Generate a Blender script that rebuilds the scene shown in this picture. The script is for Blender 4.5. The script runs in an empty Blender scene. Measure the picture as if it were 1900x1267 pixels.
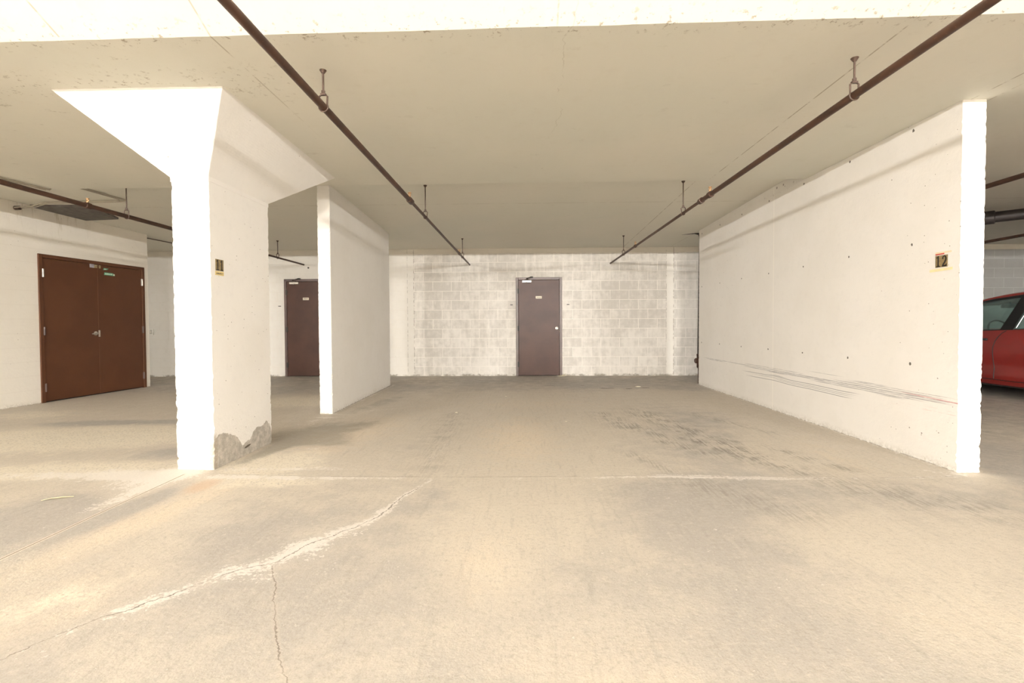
import bpy, bmesh, math, random
import numpy as np
from mathutils import Vector, Matrix

# ------------------------------------------------------------------ camera, world, exposure, lights
scene = bpy.context.scene
COL = scene.collection
W_IMG, H_IMG, FPX = 1900, 1267, 900.0
EYE = 1.128
scene.cycles.max_bounces = 6; scene.cycles.diffuse_bounces = 4; scene.cycles.glossy_bounces = 2; scene.cycles.transmission_bounces = 4; scene.cycles.adaptive_threshold = 0.035
cd = bpy.data.cameras.new('camera')
cd.sensor_fit = 'HORIZONTAL'; cd.sensor_width = 36.0
cd.lens = FPX / W_IMG * 36.0
cd.shift_y = -12.3 / W_IMG
cd.clip_start = 0.05; cd.clip_end = 100
cam = bpy.data.objects.new('camera', cd); COL.objects.link(cam)
cam.matrix_world = (Matrix.Translation((0, 0, EYE)) @ Matrix.Rotation(math.radians(1.40), 4, 'Z')
                    @ Matrix.Rotation(math.radians(90 - 1.35), 4, 'X') @ Matrix.Rotation(-0.005, 4, 'Z'))
scene.camera = cam

world = bpy.data.worlds.new('world'); scene.world = world
world.use_nodes = True
world.node_tree.nodes['Background'].inputs[0].default_value = (1.0, 0.93, 0.82, 1)
world.node_tree.nodes['Background'].inputs[1].default_value = 0.3

scene.view_settings.view_transform = 'Standard'
scene.view_settings.look = 'None'
scene.view_settings.gamma = 1.0
scene.view_settings.use_curve_mapping = False
scene.view_settings.exposure = 0.0

TUBE_POWER = 6600.0                      # emission of the fluorescent tubes
LAMP_SPOTS = [(-7.6, -8.0), (-3.0, -8.0), (1.6, -8.0), (6.2, -8.0)]
LAMP_Z = 2.95

random.seed(7)
rng = np.random.default_rng(11)
R = math.radians

# ------------------------------------------------------------------ node helpers
class Mat:
    def __init__(self, name):
        self.m = bpy.data.materials.new(name); self.m.use_nodes = True
        self.t = self.m.node_tree; self.n = self.t.nodes; self.l = self.t.links
        self.b = self.n['Principled BSDF']
        self.geo = None
    def node(self, kind, **kw):
        nd = self.n.new(kind)
        for k, v in kw.items(): setattr(nd, k, v)
        return nd
    def put(self, sock, v):
        if v is None: return
        if isinstance(v, bpy.types.NodeSocket): self.l.new(v, sock)
        elif isinstance(v, (tuple, list)):
            v = tuple(v)
            if sock.type == 'RGBA' and len(v) == 3: v = v + (1,)
            sock.default_value = v
        else: sock.default_value = v
    def pos(self):
        if self.geo is None: self.geo = self.node('ShaderNodeNewGeometry')
        return self.geo.outputs['Position']
    def xyz(self, v=None):
        s = self.node('ShaderNodeSeparateXYZ'); self.put(s.inputs[0], v or self.pos()); return s.outputs
    def vec(self, x, y, z=0.0):
        c = self.node('ShaderNodeCombineXYZ')
        for i, v in enumerate((x, y, z)): self.put(c.inputs[i], v)
        return c.outputs[0]
    def mapv(self, scale=(1, 1, 1), rot=(0, 0, 0), loc=(0, 0, 0), v=None):
        mp = self.node('ShaderNodeMapping'); self.put(mp.inputs[0], v or self.pos())
        mp.inputs['Scale'].default_value = scale; mp.inputs['Rotation'].default_value = rot; mp.inputs['Location'].default_value = loc
        return mp.outputs[0]
    def noise(self, scale, detail=4.0, rough=0.55, v=None, dist=0.0):
        detail = min(detail, 4.0) if detail < 6 else 4.5
        nd = self.node('ShaderNodeTexNoise'); self.put(nd.inputs['Vector'], v or self.pos())
        nd.inputs['Scale'].default_value = scale; nd.inputs['Detail'].default_value = detail
        nd.inputs['Roughness'].default_value = rough; nd.inputs['Distortion'].default_value = dist
        return nd.outputs[0]
    def vor(self, scale, v=None, feature='F1', rand=1.0):
        nd = self.node('ShaderNodeTexVoronoi'); nd.feature = feature; self.put(nd.inputs['Vector'], v or self.pos())
        nd.inputs['Scale'].default_value = scale; nd.inputs['Randomness'].default_value = rand
        return nd.outputs
    def math(self, op, a, b=None, c=None, clamp=False):
        nd = self.node('ShaderNodeMath', operation=op, use_clamp=clamp)
        self.put(nd.inputs[0], a)
        if b is not None: self.put(nd.inputs[1], b)
        if c is not None: self.put(nd.inputs[2], c)
        return nd.outputs[0]
    def ss(self, v, a, b, lo=0.0, hi=1.0):          # smooth map range
        nd = self.node('ShaderNodeMapRange', interpolation_type='SMOOTHSTEP')
        self.put(nd.inputs[0], v); self.put(nd.inputs[1], a); self.put(nd.inputs[2], b)
        nd.inputs[3].default_value = lo; nd.inputs[4].default_value = hi
        return nd.outputs[0]
    def mix(self, f, a, b, blend='MIX'):
        nd = self.node('ShaderNodeMix', data_type='RGBA', blend_type=blend)
        self.put(nd.inputs[0], f); self.put(nd.inputs[6], a); self.put(nd.inputs[7], b)
        return nd.outputs[2]
    def attr(self, name):
        nd = self.node('ShaderNodeAttribute', attribute_name=name); return nd.outputs['Fac']
    def mul(self, a, b): return self.math('MULTIPLY', a, b)
    def add(self, a, b): return self.math('ADD', a, b)
    def sub(self, a, b): return self.math('SUBTRACT', a, b)
    def maxi(self, a, b): return self.math('MAXIMUM', a, b)
    def absd(self, a): return self.math('ABSOLUTE', a)
    def bump(self, h, strength=0.3, dist=0.01):
        nd = self.node('ShaderNodeBump'); nd.inputs['Strength'].default_value = strength
        nd.inputs['Distance'].default_value = dist; self.put(nd.inputs['Height'], h)
        self.l.new(nd.outputs[0], self.b.inputs['Normal'])
    def out(self, color, rough=0.8, metal=0.0, spec=None):
        self.put(self.b.inputs['Base Color'], color); self.put(self.b.inputs['Roughness'], rough)
        self.put(self.b.inputs['Metallic'], metal)
        if spec is not None: self.b.inputs['Specular IOR Level'].default_value = spec
        return self.m

def plain(name, c, rough=0.6, metal=0.0, var=0.08, scale=18, spec=None):
    m = Mat(name); f = m.noise(scale, 4)
    d = tuple(x * (1 - var) for x in c); u = tuple(min(1, x * (1 + var)) for x in c)
    return m.out(m.mix(m.ss(f, 0.3, 0.7), d, u), rough, metal, spec)

# ------------------------------------------------------------------ painted concrete
PAINT = (0.825, 0.790, 0.740)

def pits(m, dens=0.7, scale=9.0, v=None, r=0.05):
    """sparse bug holes of the cast concrete: a mask"""
    vo = m.vor(scale, v)
    ok = m.node('ShaderNodeSeparateColor'); m.put(ok.inputs[0], vo['Color'])
    big = m.mul(m.ss(ok.outputs[1], 0.0, 1.0), r)
    hole = m.math('LESS_THAN', vo['Distance'], big)
    keep = m.math('GREATER_THAN', ok.outputs[0], dens)
    return m.mul(hole, keep)

def concrete_paint(name, base=PAINT, grime=0.5, foot=True, mark=None, pit=0.72):
    m = Mat(name); x, y, z = m.xyz()
    n1 = m.noise(1.1, 5, 0.6); n2 = m.noise(14, 5, 0.6)
    c = m.mix(m.ss(n1, 0.35, 0.7), base, tuple(k * f for k, f in zip(base, (0.955, 0.95, 0.935))))
    c = m.mix(m.mul(m.ss(n2, 0.5, 0.75), 0.22), c, tuple(k * 0.86 for k in base))
    p = m.maxi(pits(m, pit, 8.0, r=0.055), pits(m, 0.80, 22.0, r=0.10))
    c = m.mix(m.mul(p, 0.75), c, (0.20, 0.16, 0.12))
    if foot:                                            # dirt and flaking along the foot of the wall
        g = m.mul(m.ss(m.add(z, m.mul(m.noise(5, 4, .7), 0.12)), 0.05, 0.14, 1.0, 0.0), m.ss(m.noise(40, 5, 0.7), 0.40, 0.60))
        c = m.mix(m.mul(g, 0.5), c, (0.40, 0.35, 0.27))
        lin = m.mul(m.ss(m.add(z, m.mul(n2, 0.012)), 0.010, 0.016, 1.0, 0.0), m.ss(n2, 0.42, 0.55))
        c = m.mix(m.mul(lin, 0.7), c, (0.22, 0.18, 0.12))
    h = m.noise(30, 3, 0.6)
    if mark: c, h = mark(m, c, h, x, y, z, n2)
    m.bump(h, 0.22, 0.006)
    return m.out(c, 0.62, spec=0.25)

def mark_right(m, c, h, x, y, z, n2):
    """tie holes, a form seam and bumper scuffs of the numbered dividing wall"""
    # tie holes on a regular grid, 0.767 m apart
    yy = m.sub(m.math('FLOORED_MODULO', m.add(y, 0.10), 0.767), 0.3835)
    for zz, r in ((0.775, 0.0115), (1.765, 0.0105), (2.70, 0.0115)):
        d = m.math('SQRT', m.add(m.mul(yy, yy), m.math('POWER', m.sub(z, m.add(zz, m.mul(m.sub(n2, 0.5), 0.03))), 2.0)))
        hole = m.math('LESS_THAN', m.add(d, m.mul(m.sub(m.noise(90, 2), 0.5), 0.012)), r)
        c = m.mix(m.mul(hole, 0.9), c, (0.07, 0.055, 0.04)); pass
    seam = m.ss(m.absd(m.sub(y, 6.30)), 0.004, 0.009, 1.0, 0.0)
    c = m.mix(m.mul(seam, 0.6), c, (0.95, 0.90, 0.82))
    # a few trowelled marks near the top
    wob = m.mul(m.sub(m.noise(0.9, 2, v=m.vec(y, 0.0, 0.0)), 0.5), 0.05)
    brk = m.noise(1.0, 6, 0.75, v=m.vec(m.mul(y, 5.0), m.mul(z, 120.0), 0.0))
    lines = []
    # (height, rise over y, from, to, half width, strength)
    up = [(0.545, 0, 3.62, 5.0, .0030), (0.530, 0, 3.7, 5.2, .0035), (0.512, 0, 3.62, 6.4, .0060), (0.496, 0, 3.62, 7.2, .0050),
          (0.480, 0, 3.9, 5.6, .0045), (0.555, 0, 4.3, 4.95, .0045), (0.575, 0, 4.9, 5.65, .0022), (0.535, 0, 5.6, 7.3, .0030),
          (0.515, 0, 5.9, 8.7, .0035), (0.500, 0, 7.7, 8.6, .0040), (0.470, 0, 4.1, 4.6, .005), (0.487, 0, 5.9, 6.6, .008)]
    low = [(0.432, 0, 4.66, 7.2, .0034), (0.412, 0, 4.70, 6.9, .0022), (0.396, 0, 4.74, 6.4, .0022), (0.376, 0, 4.75, 7.1, .0034), (0.444, 0, 5.9, 6.5, .0035)]
    for arr, k, st in ((up, 0.25, .85), (low, 1.0, 1.0)):
        for zz, s, a, b, w in arr:
            dz = m.absd(m.sub(m.sub(z, zz), m.mul(wob, k)))
            ln = m.ss(dz, w * 0.35, w * 1.5, 1.0, 0.0)
            rng_ = m.mul(m.ss(y, a, a + 0.25), m.ss(y, b - 0.35, b, 1.0, 0.0))
            f = m.mul(m.mul(ln, rng_), st)
            if k < 1: f = m.mul(f, m.ss(brk, 0.36, 0.54))
            lines.append(f)
    tot = lines[0]
    for f in lines[1:]: tot = m.maxi(tot, f)
    # fine rubbed scuffing around the upper band
    band = m.mul(m.mul(m.ss(m.absd(m.sub(z, 0.512)), 0.01, 0.05, 1.0, 0.0), m.mul(m.ss(y, 3.7, 4.2), m.ss(y, 6.2, 7.2, 1.0, 0.0))), m.ss(brk, 0.55, 0.64))
    tot = m.maxi(tot, m.mul(band, 0.7))
    inner = m.math('LESS_THAN', x, 3.238)
    c = m.mix(m.mul(m.mul(tot, 0.78), inner), c, (0.20, 0.185, 0.19))
    red = m.mul(m.ss(m.absd(m.sub(z, m.add(0.520, m.mul(m.sub(y, 3.9), 0.02)))), 0.002, 0.006, 1.0, 0.0), m.ss(y, 3.85, 4.35, 1.0, 0.0))
    c = m.mix(m.mul(m.mul(red, m.ss(brk, 0.40, 0.55, 0.2, 0.8)), inner), c, (0.50, 0.09, 0.10))
    pink = m.mul(m.mul(m.ss(m.absd(m.sub(z, 0.43)), 0.0, 0.055, 1.0, 0.0), m.ss(y, 3.9, 4.6, 1.0, 0.0)), m.ss(brk, 0.54, 0.66))
    c = m.mix(m.mul(m.mul(pink, 0.45), inner), c, (0.72, 0.36, 0.32))
    # honeycombed corner under the slab step
    hc = m.mul(m.mul(m.ss(z, 2.72, 2.80), m.ss(m.absd(m.sub(y, 6.2)), 0.15, 0.5, 1.0, 0.0)), m.math('LESS_THAN', m.vor(16)['Distance'], 0.22))
    c = m.mix(m.mul(hc, 0.7), c, (0.12, 0.10, 0.07))
    return c, h

def mark_column(m, c, h, x, y, z, n2):
    """spalled render at the foot of the column"""
    fc = m.node('ShaderNodeFloatCurve')
    pts = [(3.66, .10), (3.70, .235), (3.76, .262), (3.82, .268), (3.90, .235), (3.97, .205), (4.02, .17), (4.08, .09), (4.13, .115), (4.16, .12), (4.20, .12), (4.24, .175), (4.32, .21), (4.40, .20), (4.46, .235), (4.52, .19), (4.56, .10)]
    cv = fc.mapping.curves[0]; fc.mapping.use_clip = False
    P = [((a - 3.6) / 1.0, b) for a, b in pts]
    cv.points[0].location = (0.0, 0.0); cv.points[1].location = (1.0, 0.05)
    for a, b in P: cv.points.new(a, b)
    for q in cv.points: q.handle_type = 'VECTOR'
    fc.mapping.update()
    m.put(fc.inputs['Value'], m.sub(y, 3.6))
    edge = m.add(fc.outputs[0], m.mul(m.sub(m.noise(26, 5, 0.7), 0.5), 0.05))
    side = m.math('GREATER_THAN', x, -2.445)
    sp = m.mul(m.ss(m.sub(edge, z), 0.0, 0.006), side)
    gc = m.mix(m.ss(m.noise(20, 6, 0.7), 0.35, 0.7), (0.37, 0.335, 0.285), (0.56, 0.51, 0.44))
    gc = m.mix(m.mul(m.ss(m.vor(70)['Distance'], 0.0, 0.3, 1.0, 0.0), 0.5), gc, (0.27, 0.24, 0.2))
    c = m.mix(sp, c, gc)
    # the small dark pocket in the middle of the break
    hx = m.math('POWER', m.math('DIVIDE', m.sub(y, 4.155), 0.055), 2.0); hz = m.math('POWER', m.math('DIVIDE', m.sub(z, m.add(0.07, m.mul(m.sub(y, 4.155), .12))), 0.011), 2.0)
    ho = m.mul(m.ss(m.add(hx, hz), 0.5, 1.1, 1.0, 0.0), side)
    c = m.mix(m.mul(ho, 0.9), c, (0.06, 0.045, 0.025))
    # crumbling render on the front foot
    ft = m.mul(m.math('LESS_THAN', y, 3.74), m.ss(m.add(z, m.mul(m.noise(9, 4), 0.25)), 0.28, 0.42, 1.0, 0.0))
    c = m.mix(m.mul(m.mul(ft, 0.9), m.ss(m.noise(34, 6, 0.7), 0.36, 0.58)), c, (0.40, 0.34, 0.265))
    h = m.mul(h, m.ss(z, 0.15, 0.5, 4.0, 1.0))
    return c, h

M_wall = concrete_paint('painted_concrete')
M_right = concrete_paint('painted_concrete_scuffed', mark=mark_right)
M_col = concrete_paint('painted_concrete_spalled', mark=mark_column, foot=False)

def mark_left(m, c, h, x, y, z, n2):
    # rust and mould runs below the ceiling patch
    run = m.noise(1.0, 5, 0.7, v=m.vec(m.mul(y, 9.0), m.mul(z, 1.2), 0.0))
    f = m.mul(m.mul(m.ss(z, 2.35, 2.78), m.mul(m.ss(y, 6.4, 6.7), m.ss(y, 7.3, 7.8, 1.0, 0.0))), m.ss(run, 0.50, 0.66))
    c = m.mix(m.mul(f, 0.55), c, (0.34, 0.27, 0.13))
    co = m.mul(m.math('LESS_THAN', m.math('FLOORED_MODULO', z, 0.2032), 0.007), 0.12)
    c = m.mix(co, c, (0.45, 0.38, 0.30))
    return c, h
M_left = concrete_paint('painted_block_left', base=(0.765, 0.715, 0.63), mark=mark_left, pit=0.93)

def block_material():
    m = Mat('painted_block'); x, y, z = m.xyz()
    v = m.vec(m.add(x, 1.755 + 0.2), z, 0.0)
    bt = m.node('ShaderNodeTexBrick'); bt.offset = 0.5; bt.offset_frequency = 2; bt.squash = 1.0
    m.put(bt.inputs['Vector'], v)
    bt.inputs['Scale'].default_value = 1.0; bt.inputs['Mortar Size'].default_value = 0.0055
    bt.inputs['Mortar Smooth'].default_value = 0.3; bt.inputs['Bias'].default_value = 0.0
    bt.inputs['Brick Width'].default_value = 0.4; bt.inputs['Row Height'].default_value = 0.2032
    m.put(bt.inputs['Color1'], (0, 0, 0)); m.put(bt.inputs['Color2'], (1, 1, 1)); m.put(bt.inputs['Mortar'], (0.5, 0.5, 0.5))
    tone = m.node('ShaderNodeSeparateColor'); m.put(tone.inputs[0], bt.outputs['Color']); tone = tone.outputs[0]
    mort = bt.outputs['Fac']
    big = m.noise(0.75, 4, 0.6); n2 = m.noise(9, 6, 0.65)
    drip = m.noise(1.0, 5, 0.65, v=m.vec(m.mul(x, 12.0), m.mul(z, 1.6), 0.0))
    g = m.add(m.add(m.mul(tone, 0.16), m.mul(big, 0.80)), m.add(m.mul(n2, 0.75), m.mul(drip, 0.60)))
    f = m.ss(g, 0.92, 1.38)
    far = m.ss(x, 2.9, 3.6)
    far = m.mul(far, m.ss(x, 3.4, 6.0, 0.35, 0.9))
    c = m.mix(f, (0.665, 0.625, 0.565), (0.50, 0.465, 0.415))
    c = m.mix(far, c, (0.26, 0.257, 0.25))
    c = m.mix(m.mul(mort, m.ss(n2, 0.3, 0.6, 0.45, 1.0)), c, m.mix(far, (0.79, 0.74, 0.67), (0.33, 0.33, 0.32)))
    # smooth painted zones: left end wall and the cast pilaster
    left = m.math('LESS_THAN', x, -2.367)
    pil = m.mul(m.math('GREATER_THAN', x, 3.035), m.math('LESS_THAN', x, 3.19))
    band = m.math('GREATER_THAN', z, 2.625)  # shade under the ceiling, painted on as a top band
    sm = m.maxi(left, pil)
    lc = m.mix(m.mul(m.ss(n2, 0.45, 0.7), 0.25), (0.645, 0.61, 0.55), (0.57, 0.53, 0.465))
    lc = m.mix(m.mul(mort, m.mul(m.math('LESS_THAN', x, -2.52), 0.25)), lc, (0.62, 0.55, 0.45))
    c = m.mix(sm, c, lc)
    c = m.mix(band, c, (0.60, 0.555, 0.475))
    # ragged vertical joints beside the cast strips
    rag = m.mul(m.sub(m.noise(30, 3), 0.5), 0.012)
    for xx, k in ((-2.507, 0.55), (-2.367, 0.9), (3.035, 0.6), (3.19, 0.9)):
        d = m.absd(m.add(m.sub(x, xx), rag))
        ln = m.mul(m.mul(m.ss(d, 0.003, 0.008, 1.0, 0.0), m.ss(m.noise(14, 3), 0.42, 0.58)), k)
        c = m.mix(ln, c, (0.22, 0.19, 0.15))
    # dirt at the foot
    g2 = m.mul(m.mul(m.ss(m.add(z, m.mul(m.noise(22, 4, .7), 0.12)), 0.075, 0.11, 1.0, 0.0), m.ss(m.noise(2.6, 4, 0.7), 0.42, 0.56)), 0.8)
    c = m.mix(g2, c, (0.20, 0.175, 0.13))
    c = m.mix(m.mul(pits(m, 0.9, 9, r=0.06), 0.6), c, (0.2, 0.17, 0.13))
    m.bump(m.sub(m.mul(m.noise(40, 2), 0.5), mort), 0.3, 0.005)
    return m.out(c, 0.7, spec=0.2)
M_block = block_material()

def ceiling_material():
    m = Mat('cast_ceiling'); x, y, z = m.xyz()
    n1 = m.noise(0.6, 4, 0.5); n2 = m.noise(10, 6, 0.6)
    c = m.mix(m.ss(n1, 0.35, 0.65), (0.70, 0.665, 0.575), (0.665, 0.645, 0.56))
    c = m.mix(m.mul(m.ss(n2, 0.52, 0.75), 0.15), c, (0.6, 0.55, 0.44))
    # smudges near the slab edges and the formwork joints
    st = m.noise(1.0, 6, 0.75, v=m.vec(m.mul(x, 5.0), m.mul(y, 9.0), m.mul(z, 9.0)))
    zone = m.maxi(m.mul(m.ss(x, -2.0, -1.0, 1.0, 0.0), m.ss(y, 2.6, 5.0, 1.0, 0.35)), 0.22)
    edge = m.maxi(m.ss(m.absd(m.sub(m.add(y, m.mul(x, .014)), 2.70)), 0.0, 0.14, 1.0, 0.0), m.mul(m.ss(x, -1.9, -1.2, 1.0, 0.0), m.ss(m.absd(m.sub(y, 3.25)), 0.0, 0.35, 0.8, 0.0)))
    c = m.mix(m.mul(m.mul(m.ss(st, 0.62, 0.70), zone), 0.5), c, (0.28, 0.23, 0.16))
    c = m.mix(m.mul(m.mul(m.ss(m.noise(26, 5, 0.7), 0.58, 0.66), edge), 0.75), c, (0.25, 0.19, 0.12))
    rag = m.mul(m.sub(m.noise(7, 4), 0.5), 0.02)
    brk = m.ss(m.noise(5, 5, 0.7), 0.40, 0.56)
    def line(d, w=0.004): return m.mul(m.ss(m.absd(d), w * 0.4, w * 1.4, 1.0, 0.0), brk)
    ls = [m.mul(line(m.sub(x, 2.115), 0.0055), 1.5),                                       # long joint right of the pipe
          m.mul(line(m.sub(x, -1.755), 0.005), m.ss(y, 2.9, 4.4, 1.3, 0.0)),
          m.mul(m.mul(line(m.sub(x, -2.62), 0.006), m.math('LESS_THAN', y, 2.72)), 1.4), m.mul(m.mul(line(m.sub(x, 0.19), 0.005), m.math('LESS_THAN', y, 2.72)), 1.3),
          m.mul(line(m.add(m.sub(y, 6.95), rag), 0.008), 0.8),
          m.mul(line(m.sub(x, 3.28), 0.006), m.ss(y, 3.65, 3.75, 1.4, 0.0)), m.mul(line(m.sub(x, 3.42), 0.006), m.ss(y, 3.65, 3.75, 1.4, 0.0)), m.mul(m.mul(line(m.sub(x, m.add(3.56, m.mul(y, -0.044))), 0.005), m.math('GREATER_THAN', y, 8.8)), 1.0)]
    tot = ls[0]
    for f in ls[1:]: tot = m.maxi(tot, f)
    # meandering hairline crack in the middle
    ck = m.add(m.sub(x, 0.26), m.mul(m.sub(m.noise(2.2, 4, 0.6, v=m.vec(0.0, y, 0.0)), 0.5), 0.28))
    crk = m.mul(m.mul(m.ss(m.absd(ck), 0.001, 0.004, 1.0, 0.0), m.mul(m.ss(y, 3.9, 4.6, 1.0, 0.0), brk)), 0.30)
    tot = m.maxi(m.mul(tot, 0.5), crk)
    c = m.mix(tot, c, (0.30, 0.25, 0.17))
    p = pits(m, 0.93, 5.0, r=0.05)
    c = m.mix(m.mul(p, 0.5), c, (0.3, 0.25, 0.18))
    m.bump(m.noise(3, 4), 0.2, 0.01)
    return m.out(c, 0.75, spec=0.2)
M_ceil = ceiling_material()

def floor_material():
    m = Mat('garage_floor'); x, y, z = m.xyz()
    A = {k: m.attr(k) for k in ('tone', 'warm', 'sand', 'white', 'dA', 'mA', 'eA', 'dB', 'mB', 'dC', 'mC', 'eC', 'dD', 'mD', 'scuff', 'oil', 'rust', 'floor_shade')}
    nb = m.noise(1.3, 6, 0.62); nm = m.noise(6, 6, 0.65); nf = m.noise(38, 5, 0.7); ng = m.noise(160, 3, 0.6)
    beige = (0.55, 0.488, 0.405); grey = (0.40, 0.365, 0.325)
    t = m.add(m.add(A['tone'], m.mul(m.sub(nb, 0.5), 1.6)), m.mul(m.sub(nm, 0.5), 0.9))
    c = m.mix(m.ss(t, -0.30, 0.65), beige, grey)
    c = m.mix(m.mul(m.ss(m.add(A['warm'], m.mul(m.sub(nm, 0.5), 0.9)), 0.15, 0.9), 0.75), c, (0.67, 0.565, 0.435))
    # long drag marks of tyres, along and slightly across the bays
    dv = m.mapv(scale=(9.0, 0.8, 1.0), rot=(0, 0, R(-12)))
    dr = m.noise(3.0, 6, 0.7, v=dv)
    c = m.mix(m.mul(m.ss(dr, 0.52, 0.68), 0.20), c, (0.27, 0.25, 0.215))
    c = m.mix(m.mul(m.ss(dr, 0.30, 0.44, 1.0, 0.0), 0.18), c, (0.56, 0.51, 0.43))
    sv = m.mapv(scale=(26.0, 1.6, 1.0), rot=(0, 0, R(-17)))
    sc = m.noise(2.0, 6, 0.75, v=sv)
    f = m.mul(A['scuff'], m.ss(m.add(sc, m.mul(m.sub(nm, 0.5), 0.5)), 0.45, 0.62))
    c = m.mix(m.mul(f, 0.75), c, (0.195, 0.17, 0.14))
    f = m.mul(m.mul(A['scuff'], 0.6), m.ss(sc, 0.36, 0.42, 1.0, 0.0))
    c = m.mix(f, c, (0.55, 0.50, 0.43))
    # grain of worn aggregate
    c = m.mix(m.mul(m.ss(nf, 0.50, 0.66), 0.34), c, (0.29, 0.26, 0.21))
    c = m.mix(m.mul(m.ss(nf, 0.32, 0.46, 1.0, 0.0), 0.36), c, (0.59, 0.535, 0.45))
    c = m.mix(m.mul(m.ss(ng, 0.52, 0.64), 0.34), c, (0.28, 0.24, 0.19))
    vo = m.vor(46)
    sa = m.mul(m.ss(m.add(A['sand'], m.mul(m.sub(nm, 0.5), 0.8)), 0.25, 0.6), m.ss(vo['Distance'], 0.15, 0.5))
    c = m.mix(m.mul(sa, 0.85), c, (0.69, 0.62, 0.50))
    sb = m.mul(m.ss(m.add(A['sand'], m.mul(m.sub(nm, 0.5), 0.8)), 0.25, 0.6), m.ss(vo['Distance'], 0.0, 0.22, 1.0, 0.0))
    c = m.mix(m.mul(sb, 0.8), c, (0.27, 0.225, 0.16))
    c = m.mix(m.mul(m.ss(m.add(A['rust'], m.mul(m.sub(nf, 0.5), 0.8)), 0.4, 1.0), 0.5), c, (0.56, 0.36, 0.22))
    c = m.mix(m.mul(m.ss(m.add(A['floor_shade'], m.mul(m.sub(nm, 0.5), 1.0)), 0.25, 0.95), 0.62), c, (0.265, 0.24, 0.195))  # shade painted into the floor colour
    # efflorescence beside cracks and joints
    wn = m.add(m.mul(m.sub(nm, 0.5), 2.6), m.mul(m.sub(nf, 0.5), 3.4))
    we = m.maxi(A['white'], m.maxi(A['eA'], A['eC']))
    wf = m.ss(m.add(we, m.mul(wn, 0.8)), 0.45, 0.85)
    c = m.mix(m.mul(wf, 0.72), c, (0.72, 0.67, 0.61))
    # cracks and joints (signed distances carried by the mesh)
    w1 = m.mul(m.sub(m.noise(9, 5, 0.7), 0.5), 0.075)
    w2 = m.mul(m.sub(m.noise(28, 4, 0.7), 0.5), 0.02)
    wob = m.add(w1, w2)
    crk = m.mul(m.ss(m.absd(m.add(A['dA'], wob)), 0.0012, 0.005, 1.0, 0.0), m.mul(A['mA'], m.ss(nm, 0.33, 0.55, 0.25, 1.0)))
    crb = m.mul(m.ss(m.absd(m.add(A['dB'], m.mul(wob, 0.75))), 0.001, 0.0032, 1.0, 0.0), m.mul(A['mB'], m.ss(nm, 0.3, 0.6, 0.35, 0.8)))
    crc = m.mul(m.ss(m.absd(m.add(A['dC'], m.mul(wob, 0.25))), 0.001, 0.005, 1.0, 0.0), m.mul(A['mC'], m.ss(nm, 0.40, 0.6, 0.15, 0.85)))
    crd = m.mul(m.ss(m.absd(m.add(A['dD'], m.mul(w2, 0.1))), 0.002, 0.0055, 1.0, 0.0), A['mD'])
    lip = m.mul(m.math('SUBTRACT', m.ss(m.absd(m.add(A['dD'], m.mul(w2, 0.3))), 0.010, 0.016, 1.0, 0.0), crd, clamp=True), A['mD'])
    c = m.mix(m.mul(lip, 0.65), c, (0.72, 0.64, 0.53))
    halo = m.mul(m.ss(m.absd(m.add(A['dB'], m.mul(wob, 0.75))), 0.0, 0.02, 1.0, 0.0), A['mB'])
    c = m.mix(m.mul(halo, 0.12), c, (0.70, 0.58, 0.45))
    k = m.maxi(m.maxi(crk, crb), m.maxi(crc, crd))
    c = m.mix(m.mul(k, 0.85), c, (0.13, 0.105, 0.08))
    o = m.ss(m.add(A['oil'], m.mul(m.sub(m.noise(16, 5, 0.7), 0.5), 0.9)), 0.45, 0.7)
    c = m.mix(m.mul(o, 0.85), c, (0.075, 0.06, 0.045))
    # scattered specks
    c = m.mix(m.mul(pits(m, 0.93, 7.0, r=0.05), 0.7), c, (0.15, 0.12, 0.09))
    m.bump(m.noise(60, 2, 0.7), 0.3, 0.004)
    return m.out(c, m.ss(nm, 0.3, 0.7, 0.55, 0.8), spec=0.25)

# ------------------------------------------------------------------ object helpers
def link(name, me, mat=None, parent=None):
    o = bpy.data.objects.new(name, me); COL.objects.link(o)
    if mat is not None:
        for mm in (mat if isinstance(mat, (list, tuple)) else [mat]): o.data.materials.append(mm)
    if parent: o.parent = parent
    return o
def obj(name, bm, mat, parent=None, smooth=False):
    bmesh.ops.recalc_face_normals(bm, faces=bm.faces)
    me = bpy.data.meshes.new(name); bm.to_mesh(me); bm.free()
    if smooth:
        for p in me.polygons: p.use_smooth = True
        me.set_sharp_from_angle(angle=R(38))
    return link(name, me, mat, parent)
def root(name, label, cat, loc=(0, 0, 0), rotz=0.0, group=None):
    e = bpy.data.objects.new(name, None); COL.objects.link(e); e.location = loc; e.rotation_euler = (0, 0, rotz)
    e.empty_display_size = 0.1
    e['label'] = label; e['category'] = cat
    if group: e['group'] = group
    return e
def tag(o, label, cat, group=None):
    o['label'] = label; o['category'] = cat
    if group: o['group'] = group
    return o
def struct(o, label=None):
    o['kind'] = 'structure'
    if label: o['label'] = label
    return o
def box(bm, lo, hi, bev=0.0, mi=0, mat4=None):
    (x0, y0, z0), (x1, y1, z1) = lo, hi
    r = bmesh.ops.create_cube(bm, size=1.0)
    vs = r['verts']
    for v in vs:
        v.co = Vector(((x0 + x1) / 2 + v.co.x * (x1 - x0), (y0 + y1) / 2 + v.co.y * (y1 - y0), (z0 + z1) / 2 + v.co.z * (z1 - z0)))
    if bev > 0:
        es = list({e for v in vs for e in v.link_edges})
        rr = bmesh.ops.bevel(bm, geom=es, offset=bev, segments=2, affect='EDGES', profile=0.5)
        vs = list({v for f in rr['faces'] for v in f.verts} | {v for v in vs if v.is_valid})
    if mat4 is not None:
        bmesh.ops.transform(bm, matrix=mat4, verts=[v for v in vs if v.is_valid])
    return vs
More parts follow.
